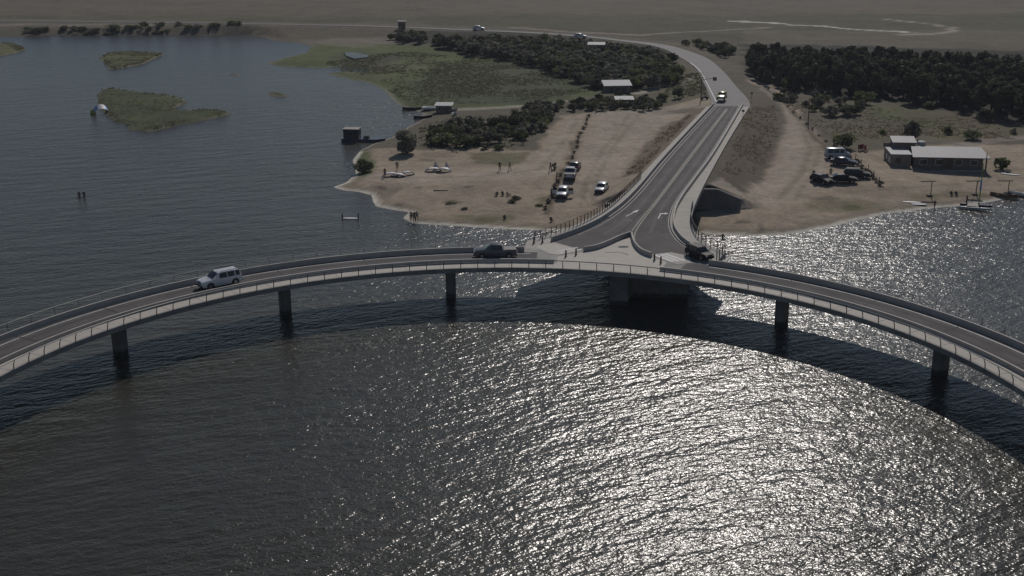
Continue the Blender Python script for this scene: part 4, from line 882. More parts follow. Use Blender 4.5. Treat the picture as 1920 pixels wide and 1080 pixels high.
if len(FP) > 290: stuff_wood(FP[290:], 'forest', 'far_wood', 'rearmost mass of dark treetops of the pine wood', .8, 1.2, 5)
SPn = scatter([(800, 78), (880, 74), (960, 80), (1080, 88), (1160, 96), (1262, 112), (1268, 158), (1215, 166), (1130, 170), (1060, 148), (990, 124), (930, 112), (850, 98)], 3.5, 2)
SPn = SPn[(rng.random(len(SPn)) < .97)]
print('scrub', len(SPn))
for x, y in SPn[:290]: plant('scrub', x, y, random.uniform(.95, 1.5), 'grey green tree in the scrub wood left of the highway bend', 'trees of the scrub wood')
S2 = scatter([(735, 72), (800, 68), (812, 80), (790, 86), (728, 80)], 4.0, 3)
for x, y in S2: plant('scrub', x, y, random.uniform(.9, 1.2), 'dark tree in the small copse at the far end of the marsh', 'trees of the far copse')
S3 = scatter([(1072, 196), (1130, 186), (1240, 186), (1238, 208), (1110, 211), (1070, 212)], 2.6, 4)
for x, y in S3: plant('scrub', x, y, random.uniform(.45, .75), 'low bush in the hedge row behind the left sand field', 'bushes of the hedge row', 'bush')
S4 = scatter([(960, 222), (1005, 200), (1060, 196), (1050, 215), (1010, 250), (965, 262)], 2.6, 5)
for x, y in S4: plant('scrub', x, y, random.uniform(.5, .85), 'round bush in the dark thicket left of the light sand lane', 'bushes of the dark thicket', 'bush')
S7 = scatter([(790, 258), (850, 236), (960, 230), (975, 262), (930, 272), (800, 272)], 3.0, 8)
for x, y in S7: plant('scrub', x, y, random.uniform(.5, .95), 'rounded bush among the scrub on the dunes above the kites', 'scrub on the dunes', 'bush')
S8 = scatter([(1460, 172), (1560, 182), (1640, 200), (1600, 225), (1500, 205)], 5.0, 9)
for x, y in S8: plant('scrub', x, y, random.uniform(.4, .8), 'bush scattered in the grass below the pine wood', 'bushes below the pine wood', 'bush')
S5 = scatter([(1240, 88), (1300, 84), (1392, 96), (1380, 110), (1290, 98)], 3.6, 6)
for x, y in S5: 
    if pldist(np.array([[x, y]]), HWYW)[0][0] > 9: plant('scrub', x, y, random.uniform(.6, .95), 'bush in the loose row behind the highway bend', 'bushes behind the highway bend', 'bush')
S6 = scatter([(20, 56), (150, 54), (300, 56), (470, 55), (430, 62), (150, 64), (40, 62)], 4.2, 7)
for x, y in S6: plant('shrub', x, y, random.uniform(1.5, 2.3), 'dark bush on the far shore of the lagoon', 'bushes on the far shore', 'bush', random.uniform(.7, 1.2))
singles = [('tall', 762, 287, 1.3, 'tall dark upright bush alone on the point by the barge', 1.2), ('scrub', 828, 272, 1.35, 'dark bush leftmost in the clump on the dunes', 1.0), ('scrub', 862, 276, 1.45, 'broad dark bush second from the left in the clump on the dunes', 1.0),
 ('scrub', 893, 270, 1.2, 'grey green bush right of the broad bush on the dunes', .8), ('scrub', 912, 279, .6, 'low brown bush in front of the dune clump', .5), ('shrub', 935, 280, 1.1, 'low brown bush rightmost in front of the dune clump', .8), ('scrub', 980, 262, .7, 'dark bush beside the light sand lane', .7),
 ('shrub', 812, 255, 1.0, 'small bush behind the dune clump', 1), ('reed', 683, 322, 1.35, 'bright green rounded reed clump at the tip of the beach', 1.3), ('scrub', 1272, 184, .62, 'single dark bush left of the road junction', .7), ('shrub', 1242, 190, 1.0, 'small bush left of the road junction behind the sand field', 1.1),
 ('scrub', 1475, 166, .7, 'round bush at the bottom left corner of the pine wood', .8), ('scrub', 1535, 178, .7, 'bush below the left part of the pine wood', .7), ('scrub', 1619, 196, 1.05, 'large dark round bush below the pine wood', .95), ('scrub', 1556, 217, .9, 'left one of two wide low bushes in the meadow', .65), ('scrub', 1590, 216, .9, 'right one of two wide low bushes in the meadow', .65),
 ('shrub', 1460, 188, 1.0, 'small bush beside the sandy track', 1.0), ('shrub', 1480, 192, 1.2, 'bush right of the small one beside the sandy track', 1.0), ('shrub', 1540, 190, 1.3, 'low bush above the two wide bushes', 1), ('scrub', 1580, 278, .85, 'dark bush behind the silver van', .9), ('scrub', 1708, 262, .8, 'dark round tree behind the beach house', 1.1),
 ('shrub', 1777, 252, .7, 'small dark bush in the meadow behind the house roof', 1), ('scrub', 1822, 262, .85, 'wide dark bush right of the house', .55), ('scrub', 1850, 226, .75, 'dark bush at the foot of the wood far right', .7), ('shrub', 1880, 228, .8, 'small bush at the foot of the wood near the right edge', .7), ('shrub', 1742, 203, .8, 'small bush on the brown strip below the wood', .9),
 ('shrub', 1878, 317, .9, 'small dark bush on the sand right of the beach house', 1.2), ('dry', 1040, 318, 1.4, 'dry bush on the scrub line behind the parked pickup', 1.4), ('shrub', 1900, 250, .6, 'small bush near the right edge above the sand', .6), ('shrub', 1655, 252, .5, 'small bush in the grass left of the beach house', .6),
 ('shrub', 968, 373, .8, 'flat dark shrub on the open sand right of the seated people', .45), ('shrub', 960, 380, .6, 'flat dark shrub in front of the other one near the seated people', .4), ('shrub', 845, 381, .9, 'flat weed patch in the middle of the beach', .2), ('shrub', 872, 392, .55, 'small flat weed patch near the shoreline', .3), ('shrub', 1010, 386, .8, 'flat scrub patch left of the white car', .25)]
for key, px, py, s_, lab, sz in singles:
    x, y = gxy(px, py); k_ = 1.35 if px > 1200 and key != 'dry' else 1.0; o = plant(key, x, y, s_*k_, lab, None, 'bush', sz*k_); o.name = 'tall_bush' if key == 'tall' else 'reed_clump' if key == 'reed' else 'bush'
hed = [(1104, 219), (1100, 226), (1097, 234), (1093, 242), (1090, 250), (1086, 259), (1083, 268), (1080, 277), (1077, 287), (1072, 297), (1066, 308), (1060, 320), (1050, 330), (1046, 342), (1042, 352), (1038, 364), (1030, 380), (1022, 392)]
for i, (px, py) in enumerate(hed):
    x, y = gxy(px+random.uniform(-2, 2), py); plant('dry', x, y, random.uniform(.8, 1.25), 'dry bush in the line dividing the two sand lanes', 'dry bushes between the sand lanes', 'bush', random.uniform(.5, .9))
for i in range(14):
    t = i/13; px, py = np.interp(t, [0, .5, 1], [1562, 1606, 1648]), np.interp(t, [0, .5, 1], [282, 306, 348]); x, y = gxy(px+random.uniform(-2, 2), py); plant('dry', x, y, random.uniform(.7, 1.2), 'dry bush along the fence right of the parked cars', 'dry bushes along the fence', 'bush', random.uniform(.7, 1.5))
for i in range(10):
    t = i/9; px, py = 1440+t*108, 168+t*98; x, y = gxy(px, py); plant('dry', x, y, random.uniform(.6, 1.1), 'dry tuft on the right edge of the sandy track', 'dry tufts on the track edge', 'bush', random.uniform(.4, .8))
# low ground cover in the marsh and meadow
def tufts(polys, n, name, label, m, hmin, hmax, seed):
    r = np.random.default_rng(seed); V = []; F = []
    for px in polys:
        W = np.array([gxy(*p) for p in px]); lo, hi = W.min(0), W.max(0); P = r.uniform(lo, hi, (n*4, 2)); P = P[sdf(P, W) > .5]; P = P[(fastnoise(P, .12, 9)+r.uniform(-.6, .6, len(P)) > -.1)][:n]; H = hterr(P) if len(P) > 50 else np.zeros(len(P))
        for (x, y), h in zip(P, H):
            if h < .02: h = .35
            for q in range(5):
                a = r.uniform(0, 6.28); w_ = r.uniform(.12, .3); hh = r.uniform(hmin, hmax); dx, dy = math.cos(a)*w_, math.sin(a)*w_; ox, oy = r.normal(0, .22, 2)
                i = len(V); V += [(x+ox-dx, y+oy-dy, h), (x+ox+dx, y+oy+dy, h), (x+ox+dx*.3+r.normal(0, .1), y+oy+dy*.3, h+hh)]; F.append((i, i+1, i+2))
    me = bpy.data.meshes.new(name); me.from_pydata(V, [], F); me.materials.append(m); o = bpy.data.objects.new(name, me); COL.objects.link(o); tag(o, label, 'grass', kind='stuff')
tufts([[(600, 116), (760, 96), (1000, 112), (1110, 148), (1120, 170), (1010, 190), (850, 196), (775, 200), (740, 180), (700, 150)]], 4500, 'marsh_grass', 'low grey green plants covering the marsh', M['leaf_grass'], .10, .28, 11)
tufts([ISL[0][0], ISL[1][0], ISL[2][0][1:5]], 900, 'island_reeds', 'short reeds covering the lagoon islands', M['leaf_grass'], .2, .5, 21)
tufts([[(1460, 190), (1930, 225), (1930, 262), (1700, 258), (1560, 270), (1500, 215)], [(1400, 205), (1455, 195), (1465, 250), (1420, 335), (1345, 325)], [(1165, 330), (1240, 245), (1310, 203), (1262, 262), (1200, 325)]], 900, 'meadow_grass', 'sparse dry grass on the meadow and road banks', M['leaf_straw'], .08, .25, 12)
tufts([[(780, 222), (960, 215), (1000, 200), (1040, 205), (985, 275), (900, 282), (780, 276)], [(1240, 150), (1320, 135), (1330, 180), (1245, 190)]], 450, 'dune_grass', 'tufts of grass on the dunes around the bushes', M['leaf_grass'], .12, .3, 13)
# ------------------------------------------------------------------ buildings
M['roof_metal'] = mat('roof_metal', (.175, .175, .185), .65, .1, var=.12, scale=.8)
M['roof_white'] = mat('roof_white', (.36, .36, .36), .7, var=.12, scale=1)
M['wall_stone'] = mat('wall_stone', (.24, .19, .16), .9, var=.25, scale=1.4, detail=6)
M['wall_wood'] = mat('wall_boards', (.17, .14, .115), .85, var=.25, scale=1.2)
M['dark_glass'] = mat('dark_glass', (.02, .022, .025), .15)
M['thatch'] = mat('thatch', (.10, .08, .06), .95, var=.3, scale=4)
def hut(px, py, w_, d_, h, ang, label, roofm='roof_metal', wallm='wall_wood', slope=.35, cat='hut', name='hut', ov=.35, nwin=2):
    p = gp(px, py); r_ = empty(name, (p[0], p[1], p[2]-.1), R_(ang), label, cat)
    q = MB(); q.box((0, 0, h/2), (w_, d_, h)); q.build('wall', M[wallm], r_)
    q = MB(); x0, y0 = w_/2+ov, d_/2+ov; q.add([(-x0, -y0, h+.02), (x0, -y0, h+.02), (x0, y0, h+slope+.02), (-x0, y0, h+slope+.02), (-x0, -y0, h+.16), (x0, -y0, h+.16), (x0, y0, h+slope+.16), (-x0, y0, h+slope+.16)], [(0, 3, 2, 1), (4, 5, 6, 7), (0, 1, 5, 4), (1, 2, 6, 5), (2, 3, 7, 6), (3, 0, 4, 7)]); q.build('roof', M[roofm], r_)
    q = MB(); q.add([(-w_/2+.02, d_/2-.02, h), (w_/2-.02, d_/2-.02, h), (w_/2-.02, d_/2-.02, h+slope), (-w_/2+.02, d_/2-.02, h+slope)], [(0, 1, 2, 3)]); q.build('gable', M[wallm], r_)
    for i in range(nwin):
        x = -w_/2+w_*(i+1)/(nwin+2); q = MB(); q.box((x, -d_/2-.02, h*.58), (w_*.12, .06, h*.3)); f_ = q.build('window', M['dark_glass'], r_)
    q = MB(); q.box((w_/2-w_/(nwin+2), -d_/2-.02, h*.38), (.85, .06, h*.74)); q.build('door', M['wood'], r_)
    return r_
# beach house: long veranda block, side wing, rear upper room
p = gp(1778, 318); bh = empty('beach_house', (p[0], p[1], p[2]-.1), R_(-7), 'low beach house with a wide pale metal roof and stone side wing', 'house')
def bb(name, c, d, m, par=bh, top=1): q = MB(); q.box(c, d, top=top); return q.build(name, M[m], par)
bb('wall', (0, 2.4, 1.15), (11.4, 4.2, 2.3), 'wall_wood')
q = MB(); q.add([(-6.3, -1.0, 2.25), (6.6, -1.0, 2.25), (6.2, 5.0, 3.0), (-5.6, 5.0, 3.0), (-6.3, -1.0, 2.39), (6.6, -1.0, 2.39), (6.2, 5.0, 3.14), (-5.6, 5.0, 3.14)], [(0, 3, 2, 1), (4, 5, 6, 7), (0, 1, 5, 4), (1, 2, 6, 5), (2, 3, 7, 6), (3, 0, 4, 7)])
rf = q.build('roof', M['roof_metal'], bh)
for i in range(6): q = MB(); q.box((-6+i*2.4, -.8, 1.12), (.14, .14, 2.24)); q.build('veranda_post', M['wood'], bh)
for x in (-4.2, -1.6, 1.6, 4.2): w0 = bb('window', (x, .27, 1.3), (1.3, .08, 1.0), 'paint_white'); bb('pane', (x, .22, 1.3), (1.12, .06, .82), 'dark_glass', w0)
bb('door', (0, .27, 1.0), (.95, .08, 1.95), 'wood')
bb('veranda_floor', (0, -.4, .12), (12.4, 1.4, .16), 'concrete')
wgo = bb('side_wing', (-8.0, 3.8, 1.2), (3.4, 6.8, 2.4), 'wall_stone')
for y in (1.6, 4.2): w0 = bb('window', (-9.72, y, 1.4), (.06, .9, .9), 'paint_white', wgo); 
bb('window', (-8.4, .38, 1.4), (.9, .06, .8), 'dark_glass')
bb('wing_roof', (-7.9, 3.9, 2.47), (3.6, 7.0, .12), 'roof_white'); bb('parapet_wall', (-9.0, 7.5, 2.8), (1.8, .2, .7), 'wall_stone')
up = bb('upper_room', (-6.6, 7.2, 1.75), (3.8, 3.0, 3.5), 'wall_wood'); q = MB(); q.add([(-8.7, 5.4, 3.5), (-4.5, 5.4, 3.5), (-4.5, 8.9, 4.0), (-8.7, 8.9, 4.0), (-8.7, 5.4, 3.62), (-4.5, 5.4, 3.62), (-4.5, 8.9, 4.12), (-8.7, 8.9, 4.12)], [(0, 3, 2, 1), (4, 5, 6, 7), (0, 1, 5, 4), (1, 2, 6, 5), (2, 3, 7, 6), (3, 0, 4, 7)]); q.build('upper_roof', M['roof_metal'], bh)
q = MB(); q.tube((-3.6, 6.1, 2.4), (-3.6, 6.1, 3.7), .75, .7, 14); q.tube((-3.6, 6.1, 3.7), (-3.6, 6.1, 3.9), .7, .2, 14); q.build('water_tank', M['roof_white'], bh, 40)
hut(1156, 172, 6.0, 3.8, 1.7, 4, 'long cabin with a white and dark roof at the edge of the scrub wood', 'roof_white', 'wall_wood', .7)
hut(1118, 104, 4.3, 3.5, 3.2, -6, 'pale flat roofed house standing among the treetops of the scrub wood', 'roof_metal', 'wall_stone', .3, 'house', 'house')
hut(1198, 146, 4.5, 3.2, 1.7, 8, 'small grey roofed cabin in front of the scrub wood', 'roof_metal', 'wall_wood', .4)
hut(1170, 196, 3.6, 2.6, 1.3, 0, 'low white roofed shed in the hedge row', 'roof_white', 'wall_wood', .3)
hut(833, 209, 3.3, 2.6, 1.5, -5, 'small white roofed fishing hut on the marsh shore', 'roof_white', 'wall_wood', .25)
hut(754, 54, 2.4, 2.2, 2.4, 0, 'grey blocky tower house beside the distant highway', 'concrete_pier', 'wall_stone', .3, 'house', 'house')
# barge with a cabin
p = at(682, 264, 0); bg_ = empty('barge', (p[0], p[1], 0), R_(-9), 'dark flat barge with a pale roofed cabin moored off the point', 'boat')
q = MB(); q.prism([(-4.2, -1.3), (2.6, -1.3), (4.4, 0), (2.6, 1.3), (-4.2, 1.3)], -.3, .55); q.build('hull', M['paint_blue'], bg_)
q = MB(); q.box((-2.3, 0, 1.45), (3.0, 2.2, 1.8)); cb = q.build('cabin', M['paint_dark_grey'], bg_)
q = MB(); q.box((-2.3, 0, 2.42), (3.3, 2.5, .12)); q.build('cabin_roof', M['concrete'], bg_)
for x in (-3.1, -2.3, -1.5): q = MB(); q.box((x, -1.12, 1.6), (.5, .05, .55)); q.build('window', M['dark_glass'], cb)
q = MB(); q.box((.6, 0, .85), (1.2, 1.1, .6), top=.7); q.build('engine_box', M['paint_dark_grey'], bg_)
q = MB(); [q.tube((x, -1.2, .55), (x, -1.2, 1.2), .03, n=4) for x in (-.5, .5, 1.5, 2.4)]; q.tube((-.6, -1.2, 1.2), (2.4, -1.2, 1.2), .03, n=4); q.build('guard_rail', M['rail'], bg_)
M['hull_white'] = mat('hull_white', (.5, .5, .5), .5); M['hull_wood'] = mat('hull_wood', (.16, .10, .05), .6, var=.2, scale=2)
def boat(px, py, L_, W_, ang, hm, label, name='rowing_boat', on=True, cat='boat', seats=2):
    p = gp(px, py); r_ = empty(name, (p[0], p[1], p[2]+.02), R_(ang), label, cat); q = MB(); n = 12; V = []
    for i in range(n+1):
        t = i/n*2-1; w_ = W_/2*math.sqrt(max(0.0, 1-abs(t)**2.6)) if t > -.95 else W_/2*.6; w_ = max(w_, .03); sh = .45+.18*t*t
        for yy, zz in ((-w_, sh), (-w_*.72, .06), (0, -.02), (w_*.72, .06), (w_, sh), (w_*.86, sh-.02), (w_*.6, .14), (0, .1), (-w_*.6, .14), (-w_*.86, sh-.02)): V.append((t*L_/2, yy, zz))
    F = [(i*10+j, i*10+(j+1) % 10, (i+1)*10+(j+1) % 10, (i+1)*10+j) for i in range(n) for j in range(10)]; q.add(V, F); q.build('hull', M[hm], r_, 50)
    for i in range(seats): q = MB(); q.box((-.25*L_+i*.3*L_, 0, .32), (.25, W_*.72, .04)); q.build('seat', M['wood'], r_)
    return r_
boat(776, 206, 5.2, 1.3, 2, 'paint_black', 'dark boat with a pale bow lying at the marsh shore left of the hut'); boat(793, 222, 4.0, .9, 8, 'paint_black', 'thin dark canoe floating in the small bay below the hut')
boat(848, 208, 2.4, 1.1, 20, 'hull_white', 'small white dinghy right of the fishing hut'); boat(852, 216, 1.6, .9, 60, 'hull_white', 'tiny white dinghy in the grass below the fishing hut', seats=1)
boat(1882, 370, 4.2, 1.3, -32, 'hull_wood', 'brown wooden rowing boat pulled up on the right beach', seats=3); boat(1915, 368, 4.0, 1.2, -38, 'hull_white', 'white boat cut by the right edge of the picture')
def ring_boat(px, py):
    p = gp(px, py); r_ = empty('inflatable_boat', (p[0], p[1], p[2]+.05), 0, 'pale inflatable boat lying on the grass left of the fishing hut', 'boat'); q = MB()
    pts = [(1.9*math.cos(t), .95*math.sin(t), .25) for t in np.linspace(0, 2*math.pi, 21)[:-1]]; q.sweep(pts, [(.25*math.cos(a), .25*math.sin(a)) for a in np.linspace(0, 2*math.pi, 9)[:-1]], True); q.build('tube', M['hull_white'], r_, 60)
    q = MB(); q.prism([(1.8*math.cos(t), .85*math.sin(t)) for t in np.linspace(0, 2*math.pi, 17)[:-1]], .05, .12); q.build('floor', M['leaf_olive'], r_)
ring_boat(808, 205)
def board(px, py, L_, W_, ang, label, m='hull_white', z=.08, group=None):
    p = gp(px, py); pts = [(L_/2*math.cos(t)*(1 if math.cos(t) > 0 else .9), W_/2*math.sin(t)) for t in np.linspace(0, 2*math.pi, 19)[:-1]]
    r_ = empty('surfboard', (p[0], p[1], p[2]+z), R_(ang), label, 'board', group); q = MB(); q.prism(pts, -.05, .05); q.build('deck', M[m], r_)
    q = MB(); q.box((-L_*.38, 0, -.08), (.2, .03, .12)); q.build('fin', M['black_trim'], r_)
board(657, 410, 2.6, .7, -4, 'white board floating between the two wading people', z=.05)
board(1708, 380, 2.9, .6, -14, 'white board on the right beach, left one of the two side by side'); board(1722, 384, 2.6, .6, -6, 'white board on the right beach, right one of the two side by side')
board(1896, 328, 2.8, .55, -30, 'long white board on the sand near the right edge'); board(1881, 326, 1.0, .5, 0, 'short white board left of the long one near the right edge')
board(826, 357, 2.6, .5, 0, 'thin pale board lying on the middle of the left beach', 'wall_stone')
# kites and sails on the beach
M['kite_red'] = mat('kite_red', (.30, .05, .05), .6); M['kite_white'] = mat('kite_white', (.55, .52, .54), .6); M['kite_dark'] = mat('kite_dark', (.04, .035, .07), .6); M['kite_blue'] = mat('kite_blue', (.12, .30, .55), .5); M['kite_yellow'] = mat('kite_yellow', (.35, .38, .08), .5)
def kite(px, py, W_, ch, rise, ang, m1, m2, label, z=0.0, tilt=0.0, group=None):
    p = gp(px, py); r_ = empty('kite', (p[0], p[1], p[2]+z), R_(ang), label, 'kite', group); r_.rotation_euler[0] = R_(tilt); n = 14
    for a, b, m in ((0, 4, m1), (4, 10, m2), (10, 14, m1)):
        q = MB(); V = []
        for i in range(a, b+1):
            t = -1+2*i/n; th = t*1.2; x = W_/2*math.sin(th)/math.sin(1.2); z0 = rise*(math.cos(th)-math.cos(1.2))/(1-math.cos(1.2)); c_ = ch*(1-.55*t*t)
            V += [(x, -c_/2, z0+.05), (x, c_/2, z0+.02), (x, c_/2, z0-.0), (x, -c_/2, z0-.04)]
        k_ = b-a; F = [(i*4+j, i*4+(j+1) % 4, (i+1)*4+(j+1) % 4, (i+1)*4+j) for i in range(k_) for j in range(4)]; q.add(V, F); q.build('panel', M[m], r_)
    q = MB(); L2 = []
    for i in range(n+1):
        t = -1+2*i/n; th = t*1.2; L2.append((W_/2*math.sin(th)/math.sin(1.2), -ch*(1-.55*t*t)/2, rise*(math.cos(th)-math.cos(1.2))/(1-math.cos(1.2))+.03))
    for A, B_ in zip(L2, L2[1:]): q.tube(A, B_, .09, n=6)
    q.build('leading_edge', M[m2], r_, 50)
g_ = 'kites lying on the left beach'
kite(733, 330, 3.0, 1.3, .5, 8, 'kite_red', 'kite_white', 'red and white kite lying leftmost on the sand', .05, 0, g_)
kite(748, 331, 2.8, 1.2, .4, -12, 'kite_red', 'kite_white', 'red and white kite lying in the middle of the row on the sand', .05, 0, g_)
kite(764, 328, 2.4, 1.1, .5, 20, 'kite_dark', 'kite_white', 'dark and white kite lying right of the red ones', .05, 0, g_)
kite(813, 321, 3.0, 1.4, .5, 5, 'kite_dark', 'kite_white', 'white and dark kite flat on the sand in the right pile', .05, 0, g_)
kite(832, 322, 2.8, 1.4, .6, -15, 'kite_dark', 'kite_white', 'dark kite folded at the right end of the pile', .05, 0, g_)
def sail(px, py, ang, label):
    p = gp(px, py); r_ = empty('windsurf_sail', (p[0], p[1], p[2]+.02), R_(ang), label, 'sail', 'raised sails on the left beach'); r_.scale = (.8, .8, .62); r_.rotation_euler[1] = R_(14); q = MB(); n = 8; V = []
    for i in range(n+1):
        t = i/n; V += [(0, 0+t*.3, .1+2.2*t), (1.5*(1-t)**.8*(1 if t > .12 else .3+5*t), t*.3+.18*math.sin(3.1*t), .1+2.2*t)]
    V += [(x, y+.03, z) for x, y, z in V]; m0 = 2*(n+1); F = [(2*i, 2*i+1, 2*i+3, 2*i+2) for i in range(n)]+[(m0+2*i, m0+2*i+2, m0+2*i+3, m0+2*i+1) for i in range(n)]
    q.add(V, F); q.build('cloth', M['kite_white'], r_); q = MB(); q.add([(x*.55+.02, y-.02, z*.8+.1) for x, y, z in V[:m0]], F[:n]); q.build('stripe', M['kite_dark'], r_)
    q = MB(); q.tube((0, 0, 0), (0, .32, 2.45), .03, .015, 6); q.build('mast', M['post'], r_)
sail(812, 318, 0, 'small raised sail left in the pile of gear on the sand'); sail(834, 318, 30, 'small raised sail right in the pile of gear on the sand')
kz = 2.2; kk_ = kite(190, 213, 3.0, 2.0, 1.0, 25, 'kite_blue', 'kite_white', 'blue and yellow kite flying low over the left tip of the largest island', .7, 25)
p = gp(184, 214); r_ = bpy.data.objects['kite'] ; q = MB(); q.add([(-.2, 0, 0), (1.2, .2, .1), (1.0, .6, 1.1), (0, .5, .9), (-.2, .05, 0), (1.2, .25, .1), (1.0, .65, 1.1), (0, .55, .9)], [(0, 1, 2, 3), (7, 6, 5, 4)])
kids = [o for o in bpy.data.objects if o.get('label', '').startswith('blue and yellow kite')][0]; o = q.build('tip_panel', M['kite_yellow'], kids); o.location = (-2.2, -.2, -.9)
# catamaran with a furled sail
p = gp(1828, 391); ct = empty('catamaran', (p[0], p[1], max(p[2], .02)), R_(-28), 'beached catamaran with dark hulls and a tall yellow and blue mast', 'boat')
for y in (-1.0, 1.0):
    q = MB(); V = []; n = 10
    for i in range(n+1):
        t = i/n*2-1; w_ = .24*max(.08, 1-abs(t)**3); V += [(t*2.4, y-w_, .42+.08*t), (t*2.4, y, .0+.25*max(0, t)**3), (t*2.4, y+w_, .42+.08*t)]
    q.add(V, [(i*3+j, i*3+(j+1) % 3, (i+1)*3+(j+1) % 3, (i+1)*3+j) for i in range(n) for j in range(3)]); q.build('hull', M['hull_white' if y < 0 else 'paint_blue'], ct, 40)
q = MB(); q.box((-.3, 0, .5), (1.7, 1.8, .05)); q.build('trampoline', M['black_trim'], ct)
q = MB(); q.tube((.5, 0, .5), (.5, 0, 7.2), .10, .06, 8); ms = q.build('mast', M['kite_yellow'], ct)
q = MB(); q.tube((.5, -.10, 2.9), (.5, -.10, 4.6), .13, .12, 8); q.build('furled_sail', M['kite_blue'], ct, 60)
for y in (-1, 1): q = MB(); q.tube((.5, 0, 6.8), (-.6, y, .5), .015, n=3); q.build('stay', M['post'], ct)
def shade(px, py, label, h=2.3):
    p = gp(px, py); r_ = empty('sunshade', p, 0, label, 'sunshade', 'flat wooden sunshades on the right beach'); q = MB(); q.tube((0, 0, -.2), (0, 0, h), .07, n=6); q.build('post', M['wood'], r_)
    q = MB(); q.box((-.6, 0, h+.05), (2.3, .5, .10)); q.build('roof', M['thatch'], r_)
    q = MB(); q.box((-.3, -.25, .12), (.9, .5, .24), top=.8); q.build('base', M['wood'], r_)
shade(1745, 367, 'flat sunshade on a post on the right beach, leftmost of the three'); shade(1830, 365, 'flat sunshade behind the mast of the catamaran', 2.2); shade(1890, 362, 'flat sunshade above the wooden rowing boat', 2.0)
# poles
def pole(px, py, h, label, arm=True):
    p = gp(px, py); r_ = empty('utility_pole', p, random.uniform(-.3, .3), label, 'pole'); q = MB(); q.tube((0, 0, -.3), (0, 0, h), .12, .07, 8); q.build('shaft', M['wood'], r_)
    if arm: q = MB(); q.box((0, 0, h-.4), (1.4, .1, .1)); q.build('crossarm', M['wood'], r_)
pole(1515, 232, 5.0, 'thin wooden pole beside the sandy track'); pole(1118, 211, 2.2, 'short pole at the corner of the left sand field', False); pole(1138, 208, 2.0, 'short pale pole in front of the hedge row', False); pole(1847, 322, 3.2, 'thin pole right of the beach house', False)
p = gp(1314, 190); gy_ = empty('signal_gantry', p, 0, 'mast with a long arm and signal box over the highway', 'traffic signal'); q = MB(); q.tube((0, 0, -.3), (0, 0, 4.9), .11, .08, 8); q.build('mast', M['post'], gy_)
q = MB(); q.tube((0, 0, 4.7), (3.0, .8, 5.0), .06, .05, 6); q.build('arm', M['post'], gy_)
q = MB(); q.box((3.0, .8, 4.8), (.75, .5, .8)); sb_ = q.build('signal_box', M['paint_dark_grey'], gy_); q = MB(); q.box((3.0, .53, 4.85), (.45, .05, .4)); q.build('face_plate', M['roof_metal'], sb_)
def sign(px, py, h, w_, label):
    p = arz(px, py) if px > 1380 else gp(px, py); r_ = empty('road_sign', (p[0], p[1], p[2]), 0, label, 'road sign'); q = MB(); q.tube((0, 0, 0), (0, 0, h), .04, n=5); q.build('post', M['post'], r_); q = MB(); q.box((0, -.05, h), (w_, .04, w_*.8)); q.build('panel', M['post'], r_)
sign(1393, 217, 1.0, .55, 'small dark sign on the right walkway of the approach road'); sign(1409, 185, 1.2, .5, 'small dark sign at the corner of the highway and the sandy track')
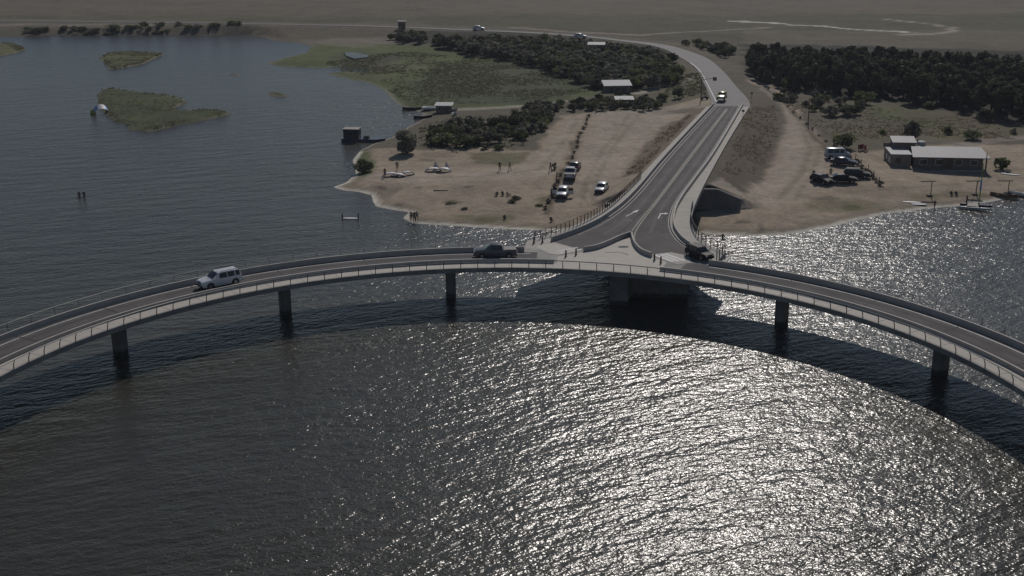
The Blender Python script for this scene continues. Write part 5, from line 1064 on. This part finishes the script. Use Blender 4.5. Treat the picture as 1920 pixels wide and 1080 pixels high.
# motorcycle by the junction
p = gp(1321, 187); mc = empty('motorcycle', p, R_(25), 'dark motorcycle parked under the signal mast', 'motorcycle')
for x in (-.65, .65):
    q = MB(); q.tube((x, -.05, .32), (x, .05, .32), .32, n=14); q.build('wheel', M['tyre'], mc)
q = MB(); q.tube((.65, 0, .35), (.35, 0, .95), .05, n=5); q.tube((-.65, 0, .35), (.2, 0, .5), .06, n=5); q.box((0, 0, .5), (.5, .25, .35)); q.build('frame', M['paint_grey'], mc)
q = MB(); q.box((-.25, 0, .82), (.7, .28, .12), top=.8); q.build('seat', M['black_trim'], mc); q = MB(); q.box((.2, 0, .85), (.4, .3, .25), top=.7); q.build('tank', M['paint_blue'], mc); q = MB(); q.tube((.38, -.35, 1.02), (.38, .35, 1.02), .025, n=5); q.build('handlebar', M['post'], mc)
# fence right of the parked cars
fc = None
P = [gp(*p) for p in ((1592, 292), (1604, 301), (1615, 311), (1627, 322), (1638, 334), (1648, 346))]
fc = empty('wire_fence', P[0], 0, 'rough post and wire fence between the parked cars and the house yard', 'fence')
q = MB()
for a, b in zip(P, P[1:]):
    for h in (.5, 1.0): q.tube((a[0]-P[0][0], a[1]-P[0][1], a[2]-P[0][2]+h), (b[0]-P[0][0], b[1]-P[0][1], b[2]-P[0][2]+h), .02, n=3)
q.build('wire', M['post'], fc)
for a in P: q = MB(); q.tube((a[0]-P[0][0], a[1]-P[0][1], a[2]-P[0][2]-.2), (a[0]-P[0][0]+random.uniform(-.08, .08), a[1]-P[0][1], a[2]-P[0][2]+1.25), .06, n=5); q.build('post', M['wood'], fc)
for i, (px, py) in enumerate(((1612, 283), (1618, 282), (1624, 284))):
    p = gp(px, py); r_ = empty('garden_chair', p, R_(20*i), ['reddish chair in the row behind the fence, left one', 'reddish chair in the row behind the fence, middle one', 'reddish chair in the row behind the fence, right one'][i], 'chair', 'chairs behind the fence')
    q = MB(); q.box((0, 0, .45), (.55, .55, .08)); q.build('seat', M['cloth_red'], r_); q = MB(); q.box((0, .25, .8), (.55, .08, .65)); q.build('backrest', M['cloth_red'], r_)
    for dx in (-.22, .22):
        for dy in (-.22, .22): q = MB(); q.box((dx, dy, .22), (.06, .06, .44)); q.build('leg', M['cloth_red'], r_)

# ------------------------------------------------------------------ haze
m = bpy.data.materials.new('haze'); m.use_nodes = True; N = m.node_tree.nodes; N.clear()
v = N.new('ShaderNodeVolumePrincipled'); v.inputs['Color'].default_value = (.8, .83, 1.0, 1); v.inputs['Density'].default_value = .00010; v.inputs['Anisotropy'].default_value = .3
o = N.new('ShaderNodeOutputMaterial'); m.node_tree.links.new(v.outputs[0], o.inputs['Volume'])
q = MB(); q.box((0, 4400, 22.5), (12400, 9400, 53)); o = q.build('haze', m); tag(o, 'thin pale haze over the lagoon and the land', kind='stuff')
